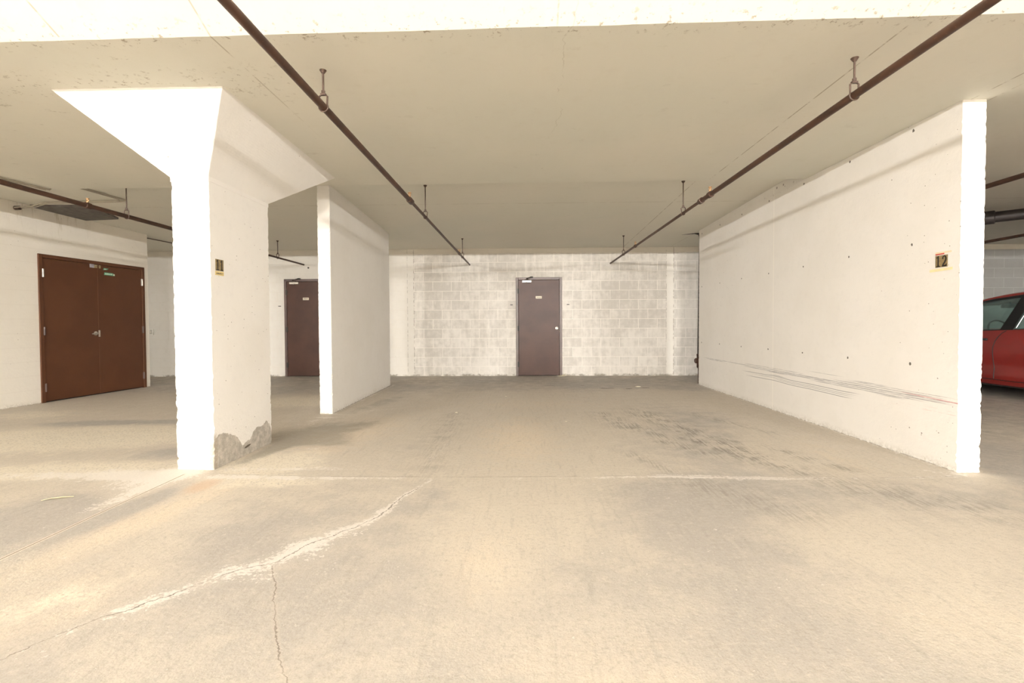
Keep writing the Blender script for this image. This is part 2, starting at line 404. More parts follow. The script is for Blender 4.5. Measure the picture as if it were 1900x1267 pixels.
def tube(bm, pts, r, seg=12, cap=True):
    """a round bar through pts; r is one radius or a list"""
    pts = [Vector(p) for p in pts]; n = len(pts)
    rr = r if isinstance(r, (list, tuple)) else [r] * n
    rings = []; prev = None
    for i, p in enumerate(pts):
        d = (pts[min(i + 1, n - 1)] - pts[max(i - 1, 0)]).normalized()
        if prev is None:
            a = Vector((0, 0, 1)) if abs(d.z) < 0.9 else Vector((1, 0, 0))
            u = d.cross(a).normalized()
        else:
            u = (prev - d * prev.dot(d)).normalized()
        prev = u; w = d.cross(u)
        rings.append([bm.verts.new(p + (u * math.cos(2 * math.pi * k / seg) + w * math.sin(2 * math.pi * k / seg)) * rr[i]) for k in range(seg)])
    for a, b in zip(rings, rings[1:]):
        for k in range(seg):
            bm.faces.new((a[k], a[(k + 1) % seg], b[(k + 1) % seg], b[k]))
    if cap:
        bm.faces.new(rings[0][::-1]); bm.faces.new(rings[-1])
def cyl(bm, a, b, r, seg=16): tube(bm, [a, b], r, seg)
def prism(bm, pts, z0, z1):
    lo = [bm.verts.new((x, y, z0)) for x, y in pts]; hi = [bm.verts.new((x, y, z1)) for x, y in pts]
    n = len(pts)
    for k in range(n): bm.faces.new((lo[k], lo[(k + 1) % n], hi[(k + 1) % n], hi[k]))
    bm.faces.new(lo[::-1]); bm.faces.new(hi)
def extrude_poly(bm, pts, off):
    """a flat polygon (3-D points) given thickness along off"""
    off = Vector(off); a = [bm.verts.new(Vector(p)) for p in pts]; b = [bm.verts.new(Vector(p) + off) for p in pts]
    n = len(a)
    for k in range(n): bm.faces.new((a[k], a[(k + 1) % n], b[(k + 1) % n], b[k]))
    caps = [bm.faces.new(a[::-1]), bm.faces.new(b)]
    if n > 4:
        bm.normal_update(); bmesh.ops.triangulate(bm, faces=caps, ngon_method='EAR_CLIP')

def rough_pillar(name, rings, mat, chip=0.012, step=0.016, parent=None, top=None):
    """cast block with worn arrises. rings: [(z, [(x,y)..])] footprints counter-clockwise, linear between; top: z of the cap per corner"""
    rr = random.Random(len(name) * 31)
    bm = bmesh.new(); zs = []
    for (za, _), (zb, _) in zip(rings, rings[1:]):
        n = max(1, int((zb - za) / step)); zs += [(za + (zb - za) * i / n) for i in range(n)]
    zs.append(rings[-1][0])
    nc = len(rings[0][1]); prevring = None; chips = [0.006] * nc
    for z in zs:
        for (za, pa), (zb, pb) in zip(rings, rings[1:]):
            if za - 1e-6 <= z <= zb + 1e-6: break
        t = (z - za) / (zb - za) if zb > za else 0
        P = [Vector((a[0] + (b[0] - a[0]) * t, a[1] + (b[1] - a[1]) * t)) for a, b in zip(pa, pb)]
        ring = []
        for k in range(nc):
            c = P[k]; ea = (P[k - 1] - c).normalized(); eb = (P[(k + 1) % nc] - c).normalized()
            low = 1.0 if z > 0.9 else 1.0 + (0.9 - z) * 1.6
            chips[k] = 0.25 * chips[k] + 0.75 * (0.003 + rr.random() ** 4 * chip * 1.0 * low)
            for e in (ea, eb):
                q = c + e * chips[k]
                zz = z if (top is None or z < zs[-1] - 1e-6) else top[k]
                ring.append(bm.verts.new((q.x, q.y, zz)))
        if prevring:
            n = len(ring)
            for k in range(n): bm.faces.new((prevring[k], prevring[(k + 1) % n], ring[(k + 1) % n], ring[k]))
        else: bm.faces.new(ring[::-1])
        prevring = ring
    bm.faces.new(prevring)
    return obj(name, bm, mat, parent)

# ------------------------------------------------------------------ floor
def seg_dist(px, py, line):
    """signed distance, unsigned distance and arc position to a polyline"""
    best = np.full(px.shape, 1e9); sgn = np.zeros(px.shape); arc = np.zeros(px.shape); s = 0.0
    L = [np.array(q, float) for q in line]
    for i, (a, b) in enumerate(zip(L, L[1:])):
        d = b - a; ln = math.hypot(*d); d = d / ln
        rx, ry = px - a[0], py - a[1]
        t = rx * d[0] + ry * d[1]
        lo = -5.0 if i == 0 else 0.0; hi = ln + 5.0 if i == len(L) - 2 else ln
        tc = np.clip(t, lo, hi)
        dist = np.hypot(rx - d[0] * tc, ry - d[1] * tc); cr = d[0] * ry - d[1] * rx
        mk = dist < best
        best = np.where(mk, dist, best); sgn = np.where(mk, np.sign(cr), sgn); arc = np.where(mk, s + tc, arc)
        s += ln
    return best * np.where(sgn == 0, 1, sgn), best, arc, s
def blob(px, py, cx, cy, rx, ry, ang=0.0, soft=1.0):
    a = R(ang); u = (px - cx) * math.cos(a) + (py - cy) * math.sin(a); v = -(px - cx) * math.sin(a) + (py - cy) * math.cos(a)
    return np.exp(-((u / rx) ** 2 + (v / ry) ** 2) ** soft)
def sst(v, a, b):
    t = np.clip((v - a) / (b - a), 0, 1); return t * t * (3 - 2 * t)

def build_floor():
    xs = np.concatenate([np.arange(-12.0, -7.5, 0.25), np.arange(-7.5, 5.0, 0.03), np.arange(5.0, 14.01, 0.2)])
    ys = np.concatenate([np.arange(-12.0, 0.6, 0.4), np.arange(0.6, 6.5, 0.03), np.arange(6.5, 10.45, 0.05), [10.75]])
    X, Y = np.meshgrid(xs, ys); nx, ny = len(xs), len(ys)
    co = np.zeros((nx * ny, 3)); co[:, 0] = X.ravel(); co[:, 1] = Y.ravel()
    idx = np.arange(nx * ny).reshape(ny, nx)
    q = np.stack([idx[:-1, :-1], idx[:-1, 1:], idx[1:, 1:], idx[1:, :-1]], -1).reshape(-1, 4)
    me = bpy.data.meshes.new('floor')
    me.vertices.add(len(co)); me.vertices.foreach_set('co', co.ravel())
    me.loops.add(q.size); me.loops.foreach_set('vertex_index', q.ravel().astype(np.int32))
    me.polygons.add(len(q)); me.polygons.foreach_set('loop_start', np.arange(0, q.size, 4, dtype=np.int32))
    me.update(calc_edges=True)
    px, py = co[:, 0], co[:, 1]
    A = {}
    LA = [(-2.15, 1.25), (-1.772, 1.568), (-1.672, 1.76), (-1.501, 1.942), (-1.341, 2.162), (-1.194, 2.239), (-1.116, 2.436), (-0.981, 2.599), (-0.86, 2.785), (-0.812, 3.09), (-0.675, 3.47)]
    LB = [(-1.194, 2.239), (-1.031, 1.949), (-0.903, 1.71), (-0.755, 1.483), (-0.60, 1.2)]
    LC = [(-2.40, 3.60), (-1.6, 3.545), (-0.409, 3.533), (1.102, 3.584), (1.851, 3.516), (2.829, 3.549), (3.22, 3.60)]
    LD = [(-2.49, 1.0), (-2.535, 2.257), (-2.556, 2.888), (-2.573, 3.60)]
    s, d, a, L = seg_dist(px, py, LA); A['dA'] = s; A['mA'] = sst(a, -0.2, 0.0) * (1 - sst(a, L - 0.25, L))
    wid = np.interp(a, [0, .6, .9, 1.25, 1.6, 1.9, 2.3, 2.8], [.02, .05, .09, .11, .10, .085, .04, .02])
    A['eA'] = np.clip(1.15 - d / wid, 0, 1) * np.interp(a, [0, .5, .9, 1.5, 2.0, 2.6], [.35, .5, .75, 1, 1, .9]) * (1 - sst(a, L - .05, L + .1))
    s, d, a, L = seg_dist(px, py, LB); A['dB'] = s; A['mB'] = sst(a, 0.0, 0.05) * (1 - sst(a, L - 0.1, L))
    s, d, a, L = seg_dist(px, py, LC); A['dC'] = s; A['mC'] = sst(a, -.05, .1) * (1 - sst(a, L - .05, L))
    amp = np.interp(px, [-2.4, -1.8, -1.0, -.4, .2, .7, 1.0, 1.9, 2.3, 3.3], [.9, .95, .75, .2, .55, .75, .95, 1.0, .45, .7])
    wid = np.interp(px, [-2.4, -1.2, 0, 1, 1.6, 2.2, 3.2], [.09, .045, .03, .05, .055, .03, .03])
    off = np.interp(px, [-2.4, -1.0, 0, 1.0, 1.8, 2.6], [.06, .04, .045, .02, .0, .0])
    A['eC'] = np.clip(1.2 - np.abs(s + off) / wid, 0, 1) * amp * A['mC']
    s, d, a, L = seg_dist(px, py, LD); A['dD'] = s; A['mD'] = 1 - sst(a, L - .03, L)
    B = lambda *k, **w: blob(px, py, *k, **w)
    nsx = sum(np.sin(px * f + py * g + p) for f, g, p in ((1.3, .7, 1), (2.9, -1.1, 2), (.6, 2.3, 4), (4.1, 1.9, .3))) * 0.12
    A['tone'] = (-0.35 + .55 * (1 - sst(py, 1.6, 3.2)) - .45 * sst(py, 3.2, 4.2) * (1 - sst(py, 7.5, 8.5)) + nsx * .6 + .75 * B(-.95, 4.9, .33, 1.6, -8) + .55 * B(-.62, 3.2, .30, .9, -5) + .55 * B(.98, 5.2, .35, 1.5, -6)  # aisle greyed and bay paled to even out the light falloff
                 + .55 * B(1.5, 4.2, .55, 2.2, -15) + .5 * B(.85, 2.9, .5, .5) + .6 * B(2.1, 3.1, 1.2, .35) + 1.5 * B(-3.15, 4.2, .42, .28) + 1.6 * B(-4.6, 5.5, 1.5, .20, 6) + .6 * B(1.9, 5.6, .9, 1.8, -8)
                 + 1.3 * B(-2.85, 2.75, .28, .50, 8) + 1.3 * B(-2.42, 2.95, .10, .45, -3) + .5 * B(-1.6, 2.7, .25, .8, 20) + .5 * B(-4.0, 3.1, .8, .5)
                 + .7 * sst(py, 7.2, 8.8) + 1.0 * sst(px, 3.3, 3.6) + .5 * B(-3.9, 6.6, 1.4, .4) + .4 * B(-3.4, 7.8, 3, .5))  # back floor and right bay greyed for the dimmer light there
    A['warm'] = (.8 * B(-1.75, 4.9, .42, 1.1, -12) + .75 * B(-.05, 4.8, .45, 1.1) + .85 * B(-2.18, 2.85, .16, .75, -12) + .55 * B(-1.9, 1.9, .4, .5)
                 + .5 * B(.25, 1.4, .5, .5) + .5 * B(-.2, 2.3, .3, .5) + .35 * B(1.6, 1.8, .9, .4) + .4 * B(2.6, 4.1, .3, .9, -10) + .4 * B(.1, 6.8, 1.6, .6))
    A['sand'] = (.95 * B(-4.7, 4.7, 2.0, .62, 8) + .75 * B(-3.6, 3.65, 1.3, .28, 8) + .7 * B(-3.3, 7.0, 1.0, .7) + .6 * B(-2.0, 3.9, .45, .5) + .5 * B(-6.2, 6.0, 1, .5)
                 + .42 * B(-1.95, 1.9, .6, .2, 42) + .45 * B(-1.8, 3.4, .6, .15))
    A['white'] = (1.1 * B(-2.95, 3.55, .6, .12, 4) + 1.1 * B(-2.62, 3.2, .07, .42, -4) + .9 * B(-2.75, 3.45, .25, .2, 30) + .55 * B(-3.7, 3.55, 1.1, .10, 8) + .7 * B(-1.75, 3.72, .5, .05) + .6 * B(-1.9, 4.35, .45, .04, 28)
                  + .55 * B(-2.4, 5.8, .3, .05) + .55 * B(-2.45, 5.5, .12, .5) + .55 * B(-1.9, 6.3, .35, .05, 30) + .6 * B(-2.3, 6.0, .3, .03) + .5 * B(3.6, 3.5, .9, .06, -20) + .5 * B(4.8, 5.6, .8, .05)
                  + .6 * B(-1.20, 2.12, .10, .05) + .5 * B(-1.05, 2.35, .10, .16, 35) + .6 * B(-1.85, 1.50, .2, .05, 25) + .45 * B(-.75, 4.3, .05, .5, -10)) \
        + .75 * np.exp(-(np.minimum(np.abs(px + 2.40), 9) / .03) ** 2) * ((py > 6.0) & (py < 8.9)) \
        + .7 * np.exp(-((px - np.interp(py, [3.64, 8.85], [3.225, 3.165]) + .02) / .03) ** 2) * ((py > 3.6) & (py < 8.9))
    sc = np.zeros_like(px)
    for x0, y0, x1, y1, w, k in ((1.42, 6.2, 1.75, 4.9, .20, 1), (1.62, 4.75, 1.80, 4.25, .10, 1.3), (1.82, 4.62, 1.98, 4.1, .08, 1.2), (1.95, 4.72, 2.05, 4.4, .04, 1.2), (1.8, 4.2, 2.1, 3.7, .14, 1.0),
                                 (.95, 6.0, 1.15, 5.2, .16, .9), (1.2, 5.4, 1.45, 4.5, .12, .8), (2.2, 4.4, 2.5, 3.7, .08, .9), (2.1, 6.0, 2.5, 5.0, .08, .7), (1.3, 4.6, 1.62, 4.1, .07, .9),
                                 (.9, 4.2, 1.1, 3.7, .07, .6), (1.2, 3.4, 1.6, 2.9, .2, .5), (2.2, 3.4, 2.9, 2.8, .25, .6), (-.85, 6, -.75, 3.6, .15, .4)):
        ex, ey = x1 - x0, y1 - y0; ln = math.hypot(ex, ey); t = np.clip(((px - x0) * ex + (py - y0) * ey) / ln ** 2, 0, 1)
        sc = np.maximum(sc, k * np.exp(-(np.hypot(px - x0 - ex * t, py - y0 - ey * t) / w) ** 2))
    A['scuff'] = np.clip(sc, 0, 1.2)
    A['oil'] = (.9 * B(.465, 8.79, .13, .035) + .8 * B(1.05, 8.75, .08, .03) + .95 * B(1.42, 8.4, .22, .05) + .95 * B(1.80, 8.35, .1, .05) + .85 * B(2.1, 8.45, .12, .06) + .6 * B(1.25, 8.1, .12, .04)
                + .75 * B(.11, 4.88, .045, .02, 0) + .6 * B(.10, 5.0, .012, .012) + .55 * B(-.05, 4.62, .08, .03) + .6 * B(-.8, 7.6, .03, .03) + .6 * B(.1, 7.9, .03, .03) + .8 * B(-1.5, 10.0, .03, .04) + .6 * B(1.62, 5.05, .12, .05, -20))
    A['rust'] = 1.1 * B(-2.26, 3.33, .12, .22) + .5 * B(-1.9, 3.62, .5, .06) + .4 * B(-2.0, 1.55, .3, .15, 45)
    A['floor_shade'] = (.75 * sst(py, 8.3, 9.3) + 1.3 * B(-1.98, 4.65, .25, .55, 60) + 1.3 * B(-2.27, 4.3, .12, .7, -6) + 1.2 * B(-1.95, 5.2, .35, .7, -35) + 1.0 * B(-2.05, 6.8, .25, 1.4, -12)  # painted shade: back band, shadow from the column toward the partition
                 + .35 * B(3.0, 5.8, .25, 2.6, 2) + .75 * sst(px, 3.4, 4.0) * sst(py, 3.8, 5) + .5 * B(-2.8, 5.2, .5, .5) - .3)  # painted shade strip along the right wall, painted dimness of right bay
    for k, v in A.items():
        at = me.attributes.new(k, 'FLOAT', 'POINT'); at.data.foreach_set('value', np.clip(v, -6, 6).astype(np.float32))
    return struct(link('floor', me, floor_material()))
build_floor()

# ------------------------------------------------------------------ ceiling and walls
YB = 10.42
def quad_slab(name, prof, x0, x1, mat):
    """prof: (y, z) polygon extruded along x; the slab edge wanders slightly"""
    bm = bmesh.new()
    xs = np.arange(x0, x1 + 0.01, 0.06); rows = []
    rr = random.Random(3); j = 0.0
    for x in xs:
        j = 0.7 * j + 0.3 * rr.uniform(-0.014, 0.014); row = []
        for (y, z, wob) in prof: row.append(bm.verts.new((x, y + (j + wobdrift(x)) * wob, z + j * 0.3 * wob)))
        rows.append(row)
    n = len(prof)
    for a, b in zip(rows, rows[1:]):
        for k in range(n): bm.faces.new((a[k], a[(k + 1) % n], b[(k + 1) % n], b[k]))
    bm.faces.new(rows[0]); bm.faces.new(rows[-1][::-1])
    return struct(obj(name, bm, mat))
def wobdrift(x): return -0.014 * x
# aisle soffit -> sloping haunch -> low slab over the front of the bays -> step up -> slab falling to the back wall
quad_slab('ceiling', [(-12.0, 3.12, 0), (1.96, 3.12, 1), (2.70, 2.75, 1), (5.64, 2.75, .4), (5.655, 2.875, .4), (YB + .3, 2.725, 0), (YB + .3, 3.4, 0), (-12.0, 3.4, 0)], -12.0, 14.0, M_ceil)

def wall_box(name, lo, hi, mat):
    bm = bmesh.new(); box(bm, lo, hi); return struct(obj(name, bm, mat))
# back wall with two openings for the doors
D1 = (-0.168, 0.818); D2 = (-5.190, -4.204); DH = 2.11
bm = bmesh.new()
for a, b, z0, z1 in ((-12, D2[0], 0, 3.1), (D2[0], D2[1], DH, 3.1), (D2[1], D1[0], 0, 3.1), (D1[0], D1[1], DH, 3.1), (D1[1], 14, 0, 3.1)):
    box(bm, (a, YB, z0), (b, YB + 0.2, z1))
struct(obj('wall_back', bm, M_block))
wall_box('wall_far_left', (-12.2, -12, 0), (-12, YB + .3, 3.2), M_wall)
wall_box('wall_far_right', (14, -12, 0), (14.2, YB + .3, 3.2), M_wall)
wall_box('wall_front', (-12.2, -12.2, 0), (14.2, -12.0, 3.2), M_wall)

def LX(y): return -7.066 + 0.0725 * (y - 6.345)
# left wall with the double door opening
DY0, DY1, DDH = 6.868, 8.664, 2.175
def left_piece(bm, y0, y1, z0, z1):
    prism(bm, [(LX(y0), y0), (LX(y1), y1), (LX(y1) - 0.22, y1), (LX(y0) - 0.22, y0)], z0, z1)
bm = bmesh.new()
left_piece(bm, 2.9, DY0, 0, 2.95); left_piece(bm, DY0, DY1, DDH, 2.95); left_piece(bm, DY1, 8.755, 0, 2.95)
struct(obj('wall_left', bm, M_left))
# the two dividing walls of the bay
struct(rough_pillar('wall_right', [(0.0, [(3.395, 3.67), (3.335, 8.86), (3.165, 8.86), (3.225, 3.67)][::-1]),
                                   (2.752, [(3.395, 3.67), (3.335, 8.86), (3.165, 8.86), (3.225, 3.67)][::-1])], M_right, chip=0.011,
                    top=None))
# its upper part fills the taller space behind the slab step
bm = bmesh.new(); prism(bm, [(3.199, 5.60), (3.375, 5.60), (3.335, 8.86), (3.165, 8.86)], 2.752, 2.86)
obj('wall_head', bm, M_right, bpy.data.objects['wall_right'])
FW = [(-2.575, 6.03), (-2.415, 6.03), (-2.455, 8.83), (-2.615, 8.83)]
struct(rough_pillar('wall_partition', [(0.0, FW), (2.87, FW)], M_wall, chip=0.012))

# ------------------------------------------------------------------ column with flared head
BASE = [(-2.725, 3.715), (-2.415, 3.69), (-2.415, 4.56), (-2.725, 4.56)]
HEAD0 = [(-2.73, 3.71), (-2.412, 3.685), (-2.412, 4.565), (-2.73, 4.565)]
HEAD1 = [(-3.245, 3.29), (-2.04, 3.285), (-2.085, 5.38), (-3.29, 5.38)]
ccol = root('concrete_column', 'white painted concrete column with a flared head, spalled foot and number 11 plate', 'column', (-2.57, 4.13, 0))
def shift(rings, dx, dy): return [(z, [(x - dx, y - dy) for x, y in p]) for z, p in rings]
s_ = rough_pillar('shaft', [(0.0, BASE), (2.245, BASE)], M_col, chip=0.014, parent=None)
h_ = rough_pillar('flared_head', [(2.235, HEAD0), (2.27, HEAD0), (2.752, HEAD1)], M_col, chip=0.006, parent=None)
for o in (s_, h_):
    o.parent = ccol; o.matrix_parent_inverse = Matrix.Translation((2.57, -4.13, 0))

# ------------------------------------------------------------------ doors
M_brown = plain('brown_door_paint', (0.062, 0.028, 0.019), 0.36, 0.0, 0.14, 3.0, spec=0.22)
M_brown2 = plain('brown_double_door_paint', (0.090, 0.036, 0.017), 0.45, 0.0, 0.07, 2.5, spec=0.2)
M_frame = plain('brown_frame_paint', (0.085, 0.050, 0.040), 0.38, 0.0, 0.15, 6, spec=0.5)
M_steel = plain('brushed_steel', (0.45, 0.42, 0.37), 0.35, 0.8, 0.1, 40)
M_dark = plain('dark_metal', (0.035, 0.028, 0.022), 0.5, 0.3)
M_label = plain('cream_label', (0.72, 0.64, 0.50), 0.5)
M_print = plain('dark_print', (0.10, 0.08, 0.06), 0.6)
M_gap = plain('shadow_gap', (0.012, 0.010, 0.008), 0.9)  # shade of the door gaps, put in as near-black sheets and sills

def single_door(idx, x0, x1, label, knob=True):
    d = bpy.data.objects.new('door_%d' % idx, None); COL.objects.link(d); d.location = (x0, YB, 0)
    struct(d, label)
    w = x1 - x0; h = DH; fw = 0.052
    # hollow metal frame: jambs and head with a stop
    bm = bmesh.new()
    for a, b in (((0, -0.022, 0), (fw, 0.15, h)), ((w - fw, -0.022, 0), (w, 0.15, h)), ((fw, -0.022, h - fw), (w - fw, 0.15, h))):
        box(bm, a, b, 0.004)
    for a, b in (((fw, 0.035, 0), (fw + .015, 0.06, h - fw)), ((w - fw - .015, 0.035, 0), (w - fw, 0.06, h - fw)), ((fw, 0.035, h - fw - .015), (w - fw, 0.06, h - fw))):
        box(bm, a, b)
    obj('door_frame', bm, M_frame, d)
    bm = bmesh.new(); box(bm, (fw + 0.004, -0.012, 0.012), (w - fw - 0.004, 0.033, h - fw - 0.004), 0.003)
    leaf = obj('door_leaf', bm, M_brown, d)
    bm = bmesh.new(); box(bm, (0.01, 0.05, 0.0), (w - 0.01, 0.14, 0.02)); box(bm, (fw, 0.07, 0.0), (w - fw, 0.16, h - fw)); obj('threshold_gap_shade', bm, M_gap, d)
    for z in (0.25, 1.02, 1.82):
        bm = bmesh.new(); cyl(bm, (fw + 0.001, -0.02, z - 0.055), (fw + 0.001, -0.02, z + 0.055), 0.009, 10)
        box(bm, (fw - 0.02, -0.025, z - 0.055), (fw + 0.02, -0.012, z + 0.055)); obj('hinge', bm, M_dark, d)
    # overhead closer
    bm = bmesh.new(); box(bm, (0.135, -0.062, h - 0.112), (0.335, -0.012, h - 0.066), 0.005); cyl(bm, (0.235, -0.062, h - 0.118), (0.235, -0.062, h - 0.100), 0.012, 10)
    cl = obj('door_closer', bm, M_steel, d)
    bm = bmesh.new(); tube(bm, [(0.27, -0.04, h - 0.066), (0.27, -0.04, h - 0.045), (0.225, -0.12, h - 0.04)], 0.007, 8)
    tube(bm, [(0.225, -0.12, h - 0.035), (0.34, -0.045, h + 0.012)], 0.008, 8); box(bm, (0.31, -0.05, h - 0.02), (0.37, -0.022, h + 0.018), 0.003)
    obj('closer_arm', bm, M_dark, cl)
    # engraved name plate with illegible small print
    sx = 0.49 if idx == 1 else 0.475
    bm = bmesh.new(); box(bm, (sx - 0.065, -0.016, 1.657), (sx + 0.065, -0.012, 1.708), 0.001); pl = obj('name_plate', bm, M_label, d)
    bm = bmesh.new(); xx = sx - 0.045; rr = random.Random(idx)
    while xx < sx + 0.045:
        ww = rr.uniform(0.004, 0.010); box(bm, (xx, -0.0175, 1.674), (xx + ww, -0.0158, 1.674 + rr.uniform(.012, .019))); xx += ww + 0.004
    obj('plate_print', bm, M_print, pl)
    if knob:
        bm = bmesh.new(); cx = w - 0.112; cz = 1.02
        tube(bm, [(cx, -0.012, cz), (cx, -0.02, cz), (cx, -0.022, cz)], [0.034, 0.034, 0.026], 20)
        tube(bm, [(cx, -0.022, cz), (cx, -0.05, cz), (cx, -0.055, cz), (cx, -0.078, cz), (cx, -0.085, cz)], [0.011, 0.011, 0.022, 0.027, 0.018], 20)
        obj('door_knob', bm, M_steel, d, True)
        bm = bmesh.new(); cyl(bm, (cx, -0.0865, cz), (cx, -0.0845, cz), 0.007, 10); box(bm, (w - fw - .012, -.016, cz - .06), (w - fw + .004, -.011, cz + .06)); obj('lock_core', bm, M_dark, d)
    return d
single_door(1, *D1, 'brown steel door with knob in the grey block wall between the two ceiling pipes')
single_door(2, *D2, 'brown steel door half hidden behind the narrow partition wall')

# double door, in the local frame of the left wall (local x along the wall, local -y into the room)
d3 = bpy.data.objects.new('door_3', None); COL.objects.link(d3)
struct(d3, 'wide brown double door with green and silver stickers in the left wall')
d3.location = (LX(DY0), DY0, 0); ang = math.atan2(1.0, 0.0725); d3.rotation_euler = (0, 0, ang)
w = math.hypot(DY1 - DY0, LX(DY1) - LX(DY0)); h = DDH; fw = 0.055
bm = bmesh.new()
for a, b in (((0, -0.02, 0), (fw, 0.15, h)), ((w - fw, -0.02, 0), (w, 0.15, h)), ((fw, -0.02, h - fw), (w - fw, 0.15, h))): box(bm, a, b, 0.004)
obj('door_frame', bm, M_brown2, d3)
mid = w * 0.513
for nm, a, b in (('near', fw + .004, mid - .002), ('far', mid + .002, w - fw - .004)):
    bm = bmesh.new(); box(bm, (a, -0.010, 0.018), (b, 0.035, h - fw - .004), 0.003); lf = obj('door_leaf', bm, M_brown2, d3)
bm = bmesh.new(); box(bm, (mid - 0.02, -0.014, 0.02), (mid + 0.006, -0.0095, h - fw - .006), 0.001); obj('astragal', bm, M_brown2, d3)
bm = bmesh.new(); box(bm, (fw, 0.06, 0), (w - fw, 0.16, h - fw)); box(bm, (0.01, 0.04, 0), (w - .01, 0.14, 0.015)); obj('threshold_gap_shade', bm, M_gap, d3)
for xx in (fw, w - fw):
    for z in (0.22, 1.05, 1.90):
        bm = bmesh.new(); cyl(bm, (xx, -0.022, z - 0.06), (xx, -0.022, z + 0.06), 0.009, 10); box(bm, (xx - 0.016, -0.024, z - 0.06), (xx + 0.016, -0.010, z + 0.06))
        obj('hinge', bm, M_steel if z > 1.5 else M_frame, d3)
bm = bmesh.new(); cx, cz = mid - 0.075, 1.0
tube(bm, [(cx, -0.010, cz), (cx, -0.018, cz), (cx, -0.02, cz)], [0.033, 0.033, 0.028], 18)
tube(bm, [(cx, -0.02, cz), (cx, -0.062, cz), (cx - .002, -0.07, cz)], [0.012, 0.011, 0.011], 12)
tube(bm, [(cx + 0.008, -0.066, cz), (cx - 0.05, -0.070, cz - .003), (cx - 0.105, -0.062, cz - .006)], [0.011, 0.009, 0.008], 12)
box(bm, (mid - 0.030, -0.024, cz - 0.055), (mid - 0.004, -0.013, cz + 0.05), 0.003)
obj('door_handle', bm, M_steel, d3, True)
M_green = plain('green_sticker', (0.10, 0.34, 0.20), 0.5); M_pale = plain('pale_sticker', (0.62, 0.66, 0.55), 0.5); M_silver = plain('worn_silver_sticker', (0.34, 0.32, 0.36), 0.4, 0.2, 0.3, 60)
bm = bmesh.new(); sx = 0.775; box(bm, (sx, -0.0125, 2.062), (sx + .075, -0.010, 2.125)); st = obj('sticker', bm, M_silver, d3)
bm = bmesh.new(); box(bm, (sx + .075, -0.0125, 2.066), (sx + .185, -0.010, 2.112)); st = obj('sticker', bm, plain('worn_yellow_sticker', (0.42, 0.33, 0.16), 0.5, 0, 0.35, 70), d3)
bm = bmesh.new(); [box(bm, (sx + .082 + .02 * k, -0.0135, 2.074), (sx + .092 + .02 * k, -0.0124, 2.104)) for k in range(5)]; obj('sticker_print', bm, M_print, st)
bm = bmesh.new(); extrude_poly(bm, [(1.005, -.010, 2.045), (1.02, -.010, 2.078), (1.105, -.010, 2.074), (1.07, -.010, 2.05)], (0, -.002, 0)); sg = obj('sticker', bm, M_green, d3)
bm = bmesh.new(); extrude_poly(bm, [(1.02, -.0122, 2.052), (1.03, -.0122, 2.068), (1.07, -.0122, 2.066), (1.05, -.0122, 2.055)], (0, -.0008, 0)); obj('sticker_print', bm, M_pale, sg)
bm = bmesh.new(); extrude_poly(bm, [(1.02, -.010, 1.965), (1.03, -.010, 2.008), (1.17, -.010, 2.006), (1.215, -.010, 1.99), (1.215, -.010, 1.962)], (0, -.002, 0)); sg = obj('sticker', bm, M_green, d3)
bm = bmesh.new(); rr = random.Random(4); xx = 1.04
while xx < 1.16: ww = rr.uniform(.006, .012); box(bm, (xx, -.0132, 1.976), (xx + ww, -.0120, 1.976 + rr.uniform(.014, .022))); xx += ww + .006
box(bm, (1.185, -.0132, 1.968), (1.212, -.0120, 1.992)); obj('sticker_print', bm, M_pale, sg)

# ------------------------------------------------------------------ sprinkler pipes
M_pipe = Mat('rusty_brown_pipe')
_n = M_pipe.noise(9, 5, 0.6); _c = M_pipe.mix(M_pipe.ss(_n, 0.35, 0.7), (0.070, 0.032, 0.019), (0.042, 0.022, 0.014))
_c = M_pipe.mix(M_pipe.mul(M_pipe.ss(M_pipe.noise(60, 3), 0.6, 0.75), 0.4), _c, (0.13, 0.06, 0.035))
M_pipe = M_pipe.out(_c, 0.5, 0.1, spec=0.4)
M_brass = plain('brass', (0.42, 0.24, 0.11), 0.4, 0.6)
M_rod = plain('dark_hanger_steel', (0.075, 0.045, 0.032), 0.5, 0.3)

